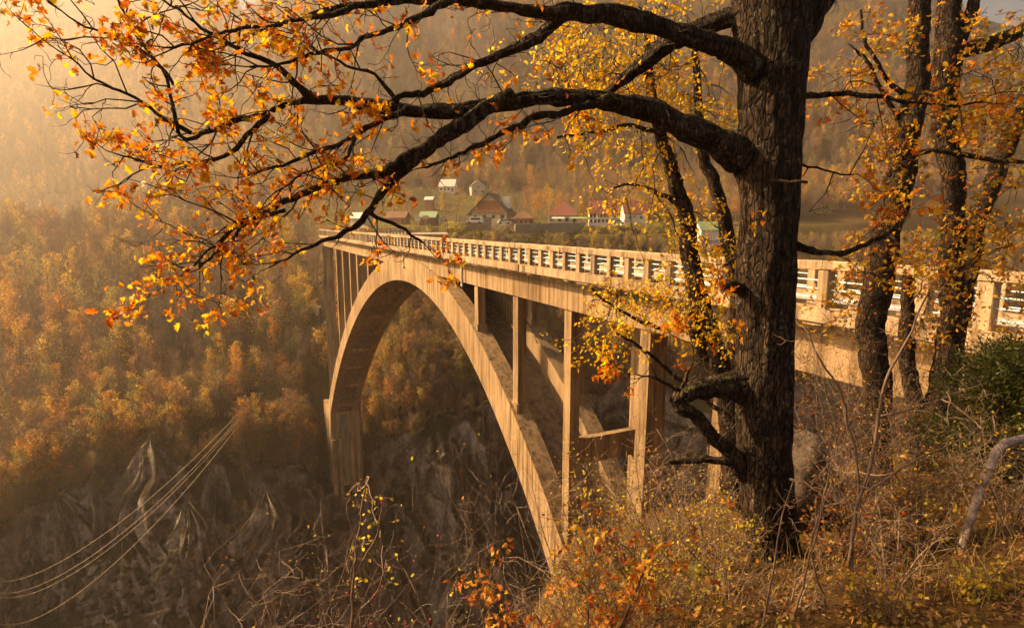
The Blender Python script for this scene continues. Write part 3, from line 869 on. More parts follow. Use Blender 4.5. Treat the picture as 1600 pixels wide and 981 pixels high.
# boards, signs, poles
def board(x, y, Y, w, h, mat, label, round_=False):
    p = at(x, y, Y); o = empty('road_sign', tuple(p)); tag(o, label, 'sign')
    gz = min(ground_far(p), p[2] - 1.6)
    m = MB(); m.tube([(p[0], p[1] + .08, gz - .3), (p[0], p[1] + .08, p[2] + h / 2)], .05, 6); m.build('post', 'pole_pale', o)
    m = MB()
    if round_: m.tube([p + [0, -.03, 0], p + [0, .03, 0]], w / 2, 16)
    else: m.box(p[0] - w / 2, p[0] + w / 2, p[1] - .03, p[1] + .03, p[2] - h / 2, p[2] + h / 2)
    m.build('sign_panel', mat, o)
    if not round_:
        m = MB(); m.box(p[0] - w * .36, p[0] + w * .36, p[1] - .045, p[1] - .031, p[2] - h * .1, p[2] + h * .25); m.build('panel_print', 'plaster_cream' if mat != 'sign_white' else 'pole_pale', o)
board(653, 341, 170, 1.6, 1.1, 'sign_white', 'white information board beside the bridge road')
board(665, 340, 172, 1.8, 1.1, 'sign_orange', 'orange information board beside the white board')
board(693, 342.5, 165, 1.3, 1.2, 'sign_blue', 'blue rectangular road sign near the bridge bend')
board(697, 345, 163, .9, .9, 'sign_red', 'round red road sign next to the blue sign', True)
def pole(x, ytop, ybot, Y, r, mat, label, name='utility_pole', arm=True):
    a, b = at(x, ybot, Y), at(x, ytop, Y); o = empty(name, tuple(a)); tag(o, label, 'pole')
    gz = min(ground_far(a), a[2]) - .5
    m = MB(); m.tube([(a[0], a[1], gz), (b[0], b[1], b[2])], [r, r * .7], 7); m.build('shaft', mat, o)
    if arm:
        m = MB(); m.box(b[0] - .7, b[0] + .7, b[1] - .06, b[1] + .06, b[2] - .5, b[2] - .36); ar = m.build('crossarm', mat, o)
        for e in (-.6, 0, .6): m = MB(); m.tube([(b[0] + e, b[1], b[2] - .36), (b[0] + e, b[1], b[2] - .12)], [.07, .04], 6); m.build('insulator', 'sign_white', ar)
    else:
        m = MB(); m.tube([(b[0], b[1], b[2]), (b[0], b[1], b[2] + .12)], [r, .01], 7); m.build('finial', 'sign_white', o)
    return b
pole(745, 322, 349, 180, .07, 'pole_pale', 'thin flagpole standing before the chalet gable', 'flag_pole', False)
pole(807, 323, 352, 182, .10, 'pole_wood', 'wooden pole with crossarm at the head of the stair')
pole(857, 318, 350, 196, .10, 'pole_pale', 'pale pole with crossarm left of the inn')
pole(900, 309, 348, 206, .11, 'pole_pale', 'tallest pale pole behind the inn roof')
# power line across the gorge
PB = pole(406, 612, 668, 121, .24, 'pole_wood', 'wooden power pole on the cliff edge carrying cables over the gorge')
pole(115, 656, 700, 135, .14, 'pole_wood', 'wooden power pole half hidden among trees on the far slope')
for i, (x1, y1, mid_, off) in enumerate((((-30), 892, (200, 806), -.6), (-30, 907, (206, 820), 0), (-30, 914, (210, 825), .25), (-30, 942, (196, 864), .6))):
    A = PB + np.array([off, 0, -.15]); B = at(x1, y1, 42); M_ = at(mid_[0], mid_[1], 62)
    ts = np.linspace(0, 1, 40)
    pts = [(1 - t_) ** 2 * A + 2 * t_ * (1 - t_) * (2 * M_ - .5 * A - .5 * B) + t_ ** 2 * B for t_ in ts]
    pts.append(2 * pts[-1] - pts[-4])
    m = MB(); m.tube(pts, .022 + .016 * np.linspace(1, 0, len(pts)), 5)
    tag(m.build('power_cable', 'wire', None, True), ['uppermost thin power cable slung from the cliff pole', 'upper of the twin power cables slung from the cliff pole', 'lower of the twin power cables slung from the cliff pole', 'lowest power cable sagging deepest below the cliff pole'][i], 'cable', 'power cables over the gorge')
# dirt track on the far slope
def ribbon(name, pts, w, mat, lift=.12):
    pts = [np.array(p) for p in pts]; m = MB(); V = []
    for i, p in enumerate(pts):
        d = pts[min(i + 1, len(pts) - 1)] - pts[max(i - 1, 0)]; n = np.array([d[1], -d[0], 0]); n /= np.linalg.norm(n)
        for e in (-1, -.33, .33, 1):
            q = p + n * w / 2 * e; q[2] = ground_far(q) + lift; V.append(q)
    m.add(V, [(i * 4 + j, i * 4 + 4 + j, i * 4 + 5 + j, i * 4 + 1 + j) for i in range(len(pts) - 1) for j in range(3)])
    return tag(m.build(name, mat, None, True), kind='structure')
def hit_far(x, y):
    r = ray(x, y)
    for Y in np.arange(95, 420, .5):
        p = EYE + r * (Y / r[1])
        if ground_far(p) > p[2]: return p
    return EYE + r * 300
def smoothpath(px, n=30):
    c = np.array([hit_far(*q) for q in px]); k = len(c); t_ = np.linspace(0, k - 1, n)
    return np.stack([np.interp(t_, range(k), c[:, j]) for j in range(3)], 1)
ribbon('track', smoothpath([(480, 476), (488, 479), (495, 484), (500, 492)]), 2.0, 'track', .25)
ribbon('track', smoothpath([(705, 640), (735, 634), (762, 628), (790, 626)]), 1.2, 'track', .25)
# road running on from the bridge to the village
e0 = BP(QF - 20, DW / 2, 0)
ribbon('road', [e0 + (np.array(at(x, 352, Y)) - e0) * 1.0 for x, Y in ((640, 150), (700, 168), (760, 178), (800, 182))], 7, 'road', .15)
# ================================================================== forest on the far side
def grow_skeleton(rng, H, spread, nb, up):
    """trunk and limbs of a forest tree: list of (pts, radii)"""
    out = []; lean = rng.normal(0, .05, 2)
    tp = np.array([[lean[0] * z + .12 * math.sin(z * 1.3 + 1), lean[1] * z, z] for z in np.linspace(0, H, 7)])
    out.append((tp, np.linspace(.016 * H, .003 * H, 7)))
    tips = []
    for i in range(nb):
        f = .28 + .70 * (i + rng.random()) / nb; z = f * H
        b = np.array([np.interp(z, tp[:, 2], tp[:, 0]), np.interp(z, tp[:, 2], tp[:, 1]), z])
        a = rng.uniform(0, 2 * math.pi); L = spread * (1.15 - .75 * f) * rng.uniform(.6, 1.1)
        d = np.array([math.cos(a), math.sin(a), up * rng.uniform(.6, 1.5)]); d /= np.linalg.norm(d)
        pts = [b + d * L * k + np.array([0, 0, .10 * L * k * k]) + rng.normal(0, .04 * L, 3) * k for k in (0, .35, .7, 1)]
        out.append((np.array(pts), np.linspace(.006 * H * (1.2 - f), .0012 * H, 4)))
        tips += [(pts[1], L * .4), (pts[2], L * .42), (pts[3], L * .36)]
    return out, tips
def join_mesh(name, mb, leaves, mats):
    V = np.concatenate(mb.v); nv = len(V); fs = list(mb.f); mi = [0] * len(fs)
    col = np.tile([[.1, .07, .05]], (nv, 1))
    if leaves is not None:
        pos, rot, size, c = leaves; tv, tf = KITE; k = len(tv); n = len(pos)
        LV = (np.einsum('nij,kj->nki', rot, tv) * size[:, None, None] + pos[:, None, :]).reshape(-1, 3)
        V = np.concatenate([V, LV]); col = np.concatenate([col, np.repeat(c, k, 0)])
        for i in range(n): fs.append((nv + i * 4, nv + i * 4 + 1, nv + i * 4 + 2, nv + i * 4 + 3)); mi.append(1)
    me = bpy.data.meshes.new(name); me.from_pydata(V.tolist(), [], fs)
    a = me.attributes.new('col', 'FLOAT_COLOR', 'POINT'); a.data.foreach_set('color', np.concatenate([col, np.ones((len(col), 1))], 1).astype(np.float32).reshape(-1))
    for m in mats: me.materials.append(MATS[m])
    me.polygons.foreach_set('material_index', mi); me.update()
    return me
KIND_COL = {
    'bare': ([(0.290, 0.174, 0.087), (0.377, 0.189, 0.072)], [1, 1]),
    'orange': ([(.68, .30, .05), (.76, .40, .06), (.56, .22, .04)], [3, 2, 1]),
    'yellow': ([(0.754, 0.493, 0.072), (0.667, 0.406, 0.058), (0.580, 0.464, 0.087)], [2, 2, 1]),
    'rust': ([(.46, .22, .07), (.38, .17, .06), (.56, .30, .08)], [2, 2, 1]),
    'olive': ([(0.348, 0.290, 0.072), (0.435, 0.348, 0.087), (0.261, 0.246, 0.072)], [2, 2, 1]),
    'bush': ([(0.377, 0.348, 0.072), (0.522, 0.406, 0.087), (0.261, 0.246, 0.072)], [2, 2, 1]),
    'conifer': ([(0.072, 0.087, 0.029), (0.102, 0.109, 0.036)], [1, 1]),
}
def make_forest_tree(kind, seed):
    rng = np.random.default_rng(seed); m = MB()
    H = {'bush': 2.2, 'conifer': 12}.get(kind, rng.uniform(9, 13))
    sp = {'bush': 2.0, 'conifer': 3.2}.get(kind, rng.uniform(3.0, 4.2))
    nb = {'bare': 26, 'bush': 14, 'conifer': 30}.get(kind, 20)
    sk, tips = grow_skeleton(rng, H, sp, nb, {'bush': .6, 'conifer': -.1}.get(kind, .85))
    if kind == 'bush': sk = sk[1:]
    for p, r in sk: m.tube(p, np.maximum(r, .02), 4 if len(p) > 4 else 3, cap=False)
    if kind in ('bare', 'rust', 'olive', 'orange', 'yellow'):
        per = 5 if kind == 'bare' else 2                    # fine upright twigs
        for c, rad in tips:
            for _ in range(per):
                d = rng.normal(size=3); d[2] = abs(d[2]) + .5; d /= np.linalg.norm(d)
                L = rad * rng.uniform(.9, 2.0)
                q = c + rng.normal(0, rad * .3, 3)
                m.tube([q, q + d * L * .5 + rng.normal(0, .06 * L, 3), q + d * L], [.022, .016, .008], 3, cap=False)
    n = {'bare': 60, 'rust': 620, 'olive': 620, 'bush': 420, 'conifer': 1300}.get(kind, 760)
    ti = rng.integers(0, len(tips), n)
    if kind not in ('bush', 'conifer', 'bare'):             # leave some limbs nearly leafless
        keep = rng.random(len(tips)) < .72
        ti = np.array([t_ if keep[t_] or rng.random() < .2 else -1 for t_ in ti]); ti = ti[ti >= 0]; n = len(ti)
    ctr = np.array([tips[i][0] for i in ti]); rad = np.array([tips[i][1] for i in ti])
    pos = ctr + rng.normal(size=(n, 3)) * rad[:, None] * (.55, .55, .48)
    pos[:, 2] = np.maximum(pos[:, 2], .1)
    col = palette(n, rng, *KIND_COL[kind], var=.35)
    size = rng.uniform(.22, .50, n) * (.75 if kind == 'bush' else .8 if kind == 'conifer' else 1.0)
    me = join_mesh('forest_tree_mesh', m, (pos, rots(n, rng, .4), size, col), ['forest_wood', 'forest_leaf'])
    return me
KINDS = ['bare', 'bare', 'bare', 'orange', 'orange', 'yellow', 'yellow', 'rust', 'rust', 'olive', 'olive', 'conifer', 'bush', 'bush']
protos = [make_forest_tree(k, 100 + i) for i, k in enumerate(KINDS)]
PROB = np.array([6, 6, 6, 1.1, 1.0, 1.7, 1.7, 2.3, 2.3, 2.6, 2.6, .7, 0, 0]); PROB /= PROB.sum()
rng = np.random.default_rng(7)
cand = []
def in_view(p, pad=60, hgt=12):
    v = p - EYE
    cyy = v[1] * CP - (v[2]) * SP; czz = v[1] * SP + v[2] * CP
    if cyy < 5: return None
    x = 800 + F * v[0] / cyy; y = 490.5 - F * czz / cyy
    if x < -pad or x > 1600 + pad or y < -20 or y > 1000 + pad: return None
    return x, y, cyy
N_TRY = 36000
S_ = 117 + (rng.random(N_TRY) ** 1.5) * 470; T_ = rng.uniform(-330, 560, N_TRY)
S_[26000:] = rng.uniform(380, 1000, 10000); T_[26000:] = rng.uniform(-420, 60, 10000)
SC_, _z = cliff_top(T_); Zt = z_far(S_, T_)
corr = fbm(S_ * .02, T_ * .02, seed=77, o=3)
corr2 = fbm(S_ * .035 + 40, T_ * .035, seed=78, o=3)
def near_segment(s_, t_):
    M_ = s_ + .55 * max(t_ - 110, 0)
    if 6 < t_ < 150 and 166 < s_ and M_ < 330:              # village shelf and meadow
        return rng.random() < (.05 if M_ < 230 else .16 + .3 * (corr_i > .25))
    return True
TRACKS = [hit_far(*q) for q in ((478, 474), (490, 480), (498, 490), (503, 502), (506, 520), (705, 640), (735, 634), (762, 628), (790, 626))]
for i in range(N_TRY):
    s_, t_, z_ = S_[i], T_[i], Zt[i]
    if s_ < SC_[i] + .5: continue
    corr_i = corr[i]
    p = W(s_, t_, z_)
    v = in_view(p)
    if v is None: continue
    if -3 < t_ < DW + 3 and s_ < 142: continue             # under the bridge
    if 0 < t_ < 40 and 108 < s_ < 150 and z_ > -9: continue
    if min((p[0] - q[0]) ** 2 + (p[1] - q[1]) ** 2 for q in TRACKS) < 7: continue
    if not near_segment(s_, t_): continue
    pr = PROB.copy()
    if corr2[i] > .25: pr[3:7] *= 2.6
    if t_ > -5 and s_ < 175: pr[9:12] *= 2.5; pr[3:5] *= .5
    if corr2[i] < -.3: pr[0:3] *= 2.0
    if corr[i] < -.35: pr[9:12] *= 3
    k = int(rng.choice(len(KINDS), p=pr / pr.sum()))
    sc = rng.uniform(.65, 1.15) * (.8 if s_ < 150 else 1) * (1.25 if s_ > 300 else 1)
    if t_ > 10 and s_ < 186:                                # keep the view to the village open
        top = -1.5 if s_ > 150 else -3
        if z_ + 3.5 > top: continue
        sc = min(sc, (top - z_) / 12.0)
    if abs(p[0] - PB[0]) < 5 and p[1] < PB[1] + 1: continue # cleared round the power pole
    cand.append((p, k, sc, rng.uniform(0, 6.28), v))
# closer growth along the cliff edge
for i in range(5200):
    t_ = rng.uniform(-120, 120); sc0 = float(cliff_top(t_)[0]); s_ = sc0 + .3 + abs(rng.normal(0, 11)); z_ = float(z_far(s_, t_))
    if -2 < t_ < DW + 2 and s_ < 142: continue
    p = W(s_, t_, z_); v = in_view(p)
    if v is None or abs(p[0] - PB[0]) < 3 and p[1] < PB[1] + 1: continue
    sc = rng.uniform(.25, .75)
    if t_ > 10 and z_ + 12 * sc > -3: continue
    cand.append((p, int(rng.choice(14, p=np.array([3, 3, 3, 1, 1, 1.2, 1.2, 2.5, 2.5, 1.6, 1.6, .3, 2, 2]) / 25.9)), sc, rng.uniform(0, 6.28), v))
for i in range(1300):
    t_ = rng.uniform(-110, 90); sc0 = float(cliff_top(t_)[0]); s_ = sc0 + rng.normal(-.6, .8)
    p = W(s_, t_, float(cliff_top(t_)[1]) - rng.uniform(0, 1.2) + .3); v = in_view(p)
    if v is None or -2 < t_ < DW + 2: continue
    cand.append((p, int(rng.choice([0, 1, 7, 8, 9, 10, 12, 13])), rng.uniform(.12, .38), rng.uniform(0, 6.28), v))
# bushes on the bank below the village and on the meadow edges
for i in range(900):
    s_, t_ = rng.uniform(150, 180), rng.uniform(22, 190)
    p = W(s_, t_, float(z_far(s_, t_))); v = in_view(p)
    if v is None: continue
    cand.append((p, 12 + int(rng.integers(0, 2)), rng.uniform(.5, 1.3) * (.55 if s_ > 166 else 1), rng.uniform(0, 6.28), v))
for i in range(160):
    s_, t_ = rng.uniform(182, 320), rng.uniform(15, 200)
    p = W(s_, t_, float(z_far(s_, t_))); v = in_view(p)
    if v is None or s_ < 215 and rng.random() < .6: continue
    cand.append((p, 12 + int(rng.integers(0, 2)), rng.uniform(.5, 1.3), rng.uniform(0, 6.28), v))
# stunted growth on ledges of the cliff
CP_ = np.array([v.co for v in cliff.data.vertices]).reshape(150, -1, 3)
for i in range(1500):
    a_, b_ = int(rng.integers(70, 148)), int(rng.integers(2, 398)); q0 = CP_[a_, b_]; nrm = np.cross(CP_[a_, b_ + 1] - q0, CP_[a_ + 1, b_] - q0); nrm = nrm / (np.linalg.norm(nrm) + 1e-9)
    if abs(nrm[2]) < .22: continue
    v = in_view(q0)
    if v is None: continue
    cand.append((q0, int(rng.choice([0, 1, 2, 7, 8, 9, 13])), rng.uniform(.18, .42), rng.uniform(0, 6.28), v))
for sx_, sy_, w_, Y_ in ((262, 690, 40, 93), (215, 850, 60, 87), (140, 780, 40, 90), (330, 820, 60, 87)):
    for i in range(26):
        p = at(sx_ + rng.normal(0, w_ * .5), sy_ + rng.uniform(-20, 120), Y_ + rng.uniform(1.5, 5)); v = in_view(p)
        if v is not None: cand.append((p, int(rng.choice([0, 1, 2, 7, 9, 12])), rng.uniform(.12, .34), rng.uniform(0, 6.28), v))
# one orange tree by the power pole and a few by the houses, as the photograph has them
for x, y, Y, k, sc in ((424, 672, 124, 3, .7), (402, 720, 116, 3, .35), (395, 735, 115, 4, .3), (835, 330, 240, 3, 1.1), (855, 338, 236, 4, 1.0), (822, 335, 236, 1, 1.1), (775, 315, 300, 7, 1.0), (635, 305, 300, 0, .9), (1010, 360, 190, 13, 1.6)):
    p = at(x, y, Y); p[2] = min(p[2], ground_far(p) if Y > 118 else p[2]); cand.append((p, k, sc, 1.0, (x, y, Y)))
# the nearest trees are things of their own, the mass beyond them is one object
tall = np.array([(sc * (11 if k < 12 else 2.2)) * F / v[2] if v[1] < 960 else 0 for p, k, sc, a, v in cand])
order = np.argsort(-tall)
NAMES = {'bare': ('bare_tree', 'bare grey brown tree with fine upright twigs on the far gorge slope', 'bare trees on the far slope'),
         'orange': ('orange_tree', 'autumn tree with orange leaves on the far gorge slope', 'orange trees on the far slope'),
         'yellow': ('yellow_tree', 'autumn tree with golden yellow leaves on the far gorge slope', 'yellow trees on the far slope'),
         'rust': ('rusty_tree', 'autumn tree with rusty brown leaves on the far gorge slope', 'rusty trees on the far slope'),
         'olive': ('olive_tree_crown', 'tree still olive green among the autumn woods of the far slope', 'olive green trees on the far slope'),
         'conifer': ('conifer', 'dark evergreen conifer among the autumn woods of the far slope', 'conifers on the far slope')}
HPX = [(735, 802, 302, 352, 196), (918, 966, 325, 352, 208), (974, 1016, 320, 349, 214), (852, 912, 318, 352, 206), (800, 835, 335, 355, 190), (684, 712, 279, 302, 322), (735, 764, 284, 306, 318), (1092, 1134, 345, 376, 205), (655, 684, 334, 352, 186), (660, 680, 308, 322, 270), (600, 640, 330, 352, 196), (540, 580, 335, 354, 190)]
def hides(c):
    p, k, sc, a, v = c; hgt = (11 if k < 12 else 2.4) * sc * F / v[2]; wd = (3.6 if k < 12 else 2.0) * sc * F / v[2]
    return any(v[2] < Yh + 2 and v[0] + wd > x0 and v[0] - wd < x1 and v[1] > y0 and v[1] - hgt < y1 - 1 for x0, x1, y0, y1, Yh in HPX)
bad = np.array([hides(c) for c in cand]); order = [j for j in order if not bad[j]]
single = []; mass = []
for j in order:
    (single if len(single) < 270 and cand[j][1] < 12 and tall[j] > 12 else mass).append(j)
for j in single:
    p, k, sc, a, v = cand[j]; nm, lab, grp = NAMES[KINDS[k]]
    if nm == 'olive_tree_crown': nm = 'greenish_tree'
    o = bpy.data.objects.new(nm, protos[k]); COL.objects.link(o)
    o.location = p - np.array([0, 0, .15]); o.rotation_euler = (0, 0, a); o.scale = (sc, sc, sc)
    s_, t_ = ST(p)
    where = 'at the cliff edge' if s_ < float(cliff_top(t_)[0]) + 7 else 'on the bank below the village' if t_ > 20 else 'behind the far arch foot' if t_ > -12 else 'on the wooded slope above the cliff'
    lab = ('tall ' if sc > .82 else 'small ' if sc < .6 else 'middling ') + lab.split(' on the far')[0].split(' among the')[0] + ' ' + where
    tag(o, lab, 'tree', ('tall ' if sc > .82 else 'small ' if sc < .6 else 'middling ') + grp.split(' on the')[0] + ' ' + where)
lib = bpy.data.collections.new('tree_library')
for i, me in enumerate(protos):
    lib.objects.link(bpy.data.objects.new('tree_kind_%02d' % i, me))
pm = bpy.data.meshes.new('forest')
pm.from_pydata([tuple(cand[j][0] - np.array([0, 0, .15])) for j in mass], [], [])
for nm, tp, vals in (('idx', 'INT', [cand[j][1] for j in mass]), ('ang', 'FLOAT', [cand[j][3] for j in mass]), ('scl', 'FLOAT', [cand[j][2] for j in mass])):
    at_ = pm.attributes.new(nm, tp, 'POINT'); at_.data.foreach_set('value', vals)
forest = link('forest', pm); tag(forest, kind='stuff')
ng = bpy.data.node_groups.new('forest_scatter', 'GeometryNodeTree')
ng.interface.new_socket('Geometry', in_out='INPUT', socket_type='NodeSocketGeometry')
ng.interface.new_socket('Geometry', in_out='OUTPUT', socket_type='NodeSocketGeometry')
N = ng.nodes; gi = N.new('NodeGroupInput'); go = N.new('NodeGroupOutput')
ci_ = N.new('GeometryNodeCollectionInfo'); ci_.inputs['Collection'].default_value = lib
ci_.inputs['Separate Children'].default_value = True; ci_.inputs['Reset Children'].default_value = True
ip_ = N.new('GeometryNodeInstanceOnPoints'); ip_.inputs['Pick Instance'].default_value = True
def attr(nm, tp):
    a = N.new('GeometryNodeInputNamedAttribute'); a.data_type = tp; a.inputs['Name'].default_value = nm; return a.outputs[0]
cx = N.new('ShaderNodeCombineXYZ'); ng.links.new(attr('ang', 'FLOAT'), cx.inputs[2])
ng.links.new(gi.outputs[0], ip_.inputs['Points']); ng.links.new(ci_.outputs[0], ip_.inputs['Instance'])
ng.links.new(attr('idx', 'INT'), ip_.inputs['Instance Index']); ng.links.new(cx.outputs[0], ip_.inputs['Rotation'])
ng.links.new(attr('scl', 'FLOAT'), ip_.inputs['Scale']); ng.links.new(ip_.outputs[0], go.inputs[0])
md = forest.modifiers.new('scatter', 'NODES'); md.node_group = ng
# ================================================================== near trees
def px_poly(pts, d0, d1):
    """[(x, y, width)] in photo pixels -> world points and radii, distance going from d0 to d1"""
    n = len(pts); P = []; rad = []
    for i, (x, y, w) in enumerate(pts):
        Y = d0 + (d1 - d0) * i / max(1, n - 1); P.append(at(x, y, Y)); rad.append(pxsize(w, Y) / 2)
    return np.array(P), np.array(rad)
def resample(P, rad, step, rng=None, jit=0.0):
    seg = np.linalg.norm(np.diff(P, axis=0), axis=1); c = np.concatenate([[0], np.cumsum(seg)])
    n = max(4, int(c[-1] / step)); u = np.linspace(0, c[-1], n)
    # smooth interpolation through the control points (Catmull-Rom on arc length)
    Q = np.stack([np.interp(u, c, P[:, k]) for k in range(3)], 1); r = np.interp(u, c, rad)
    for _ in range(2): Q[1:-1] = .25 * Q[:-2] + .5 * Q[1:-1] + .25 * Q[2:]
    if rng is not None and jit:
        j = np.cumsum(rng.normal(0, jit, (n, 3)), 0); j -= np.linspace(0, 1, n)[:, None] * j[-1]; Q = Q + j
    return Q, r
def bark_tube(Q, r, n, amp, seed, freq=5.0):
    """tube with furrowed, lumpy surface; returns grid of points"""
    k = len(Q); tan = np.gradient(Q, axis=0); tan /= np.linalg.norm(tan, axis=1)[:, None]
    u = np.cross(tan[0], [0, 1, 0.1]); u /= np.linalg.norm(u); a = np.linspace(0, 2 * math.pi, n + 1)
    ln = np.concatenate([[0], np.cumsum(np.linalg.norm(np.diff(Q, axis=0), axis=1))]); out = np.zeros((k, n + 1, 3))
    for i in range(k):
        u = u - tan[i] * (u @ tan[i]); u /= np.linalg.norm(u); w = np.cross(tan[i], u)
        ca, sa = np.cos(a), np.sin(a); z = ln[i]
        rf = 1 / max(r[i], .03)
        fur = np.abs(fbm(ca * freq * r[i] / .3 + 7, sa * freq * r[i] / .3 + z * .0, np.full_like(ca, z * 1.3), seed=seed, o=3))
        lump = fbm(ca * 1.1 + 3, sa * 1.1, np.full_like(ca, z * 1.6), seed=seed + 9, o=3)
        rr = r[i] * (1 + .11 * lump) + amp * (np.minimum(fur, .55) - .3)
        out[i] = Q[i] + rr[:, None] * (ca[:, None] * u + sa[:, None] * w)
    return out
def grid_part(name, P, mat, parent):
    o = grid_mesh(name, P, mat); o.parent = parent; o.location = -Vector(WL.get(parent.name, (0, 0, 0))); WL[o.name] = (0, 0, 0)
    return o
def twig(mb, p, d, L, r, lvl, rng, tips, bias=(0, 0, 0), wig=.28, nchild=3, sides=4):
    """wavy twig with side twigs; ends are stored in tips"""
    k = 5; pts = [np.array(p, float)]; d = np.array(d, float); d /= np.linalg.norm(d)
    for i in range(k - 1):
        d = d + rng.normal(0, wig, 3) + np.array(bias) * .25; d /= np.linalg.norm(d)
        pts.append(pts[-1] + d * L / (k - 1))
    pts = np.array(pts)
    mb.tube(pts, np.linspace(r, max(r * .45, .0012), k), sides if r > .004 else 3, cap=False)
    if lvl <= 0:
        tips.append((pts[-1], d)); tips.append((pts[-2], d)); return
    for j in range(nchild):
        f = rng.uniform(.25, 1.0) if j else 1.0; q = f * (k - 1); i = min(int(q), k - 2); b = pts[i] + (pts[i + 1] - pts[i]) * (q - i)
        dd = d * .8 + rng.normal(0, .75, 3) + np.array(bias) * .3
        twig(mb, b, dd, L * rng.uniform(.35, .65), r * .6, lvl - 1, rng, tips, bias, wig, nchild, sides)
def tips_to_leaves(tips, rng, per, size, spread=.05, droop=.5):
    n = len(tips) * per
    pos = np.repeat(np.array([t_[0] for t_ in tips]), per, 0) + rng.normal(0, spread, (n, 3))
    rot = rots(n, rng, droop)
    return pos, rot, rng.uniform(size[0], size[1], n)

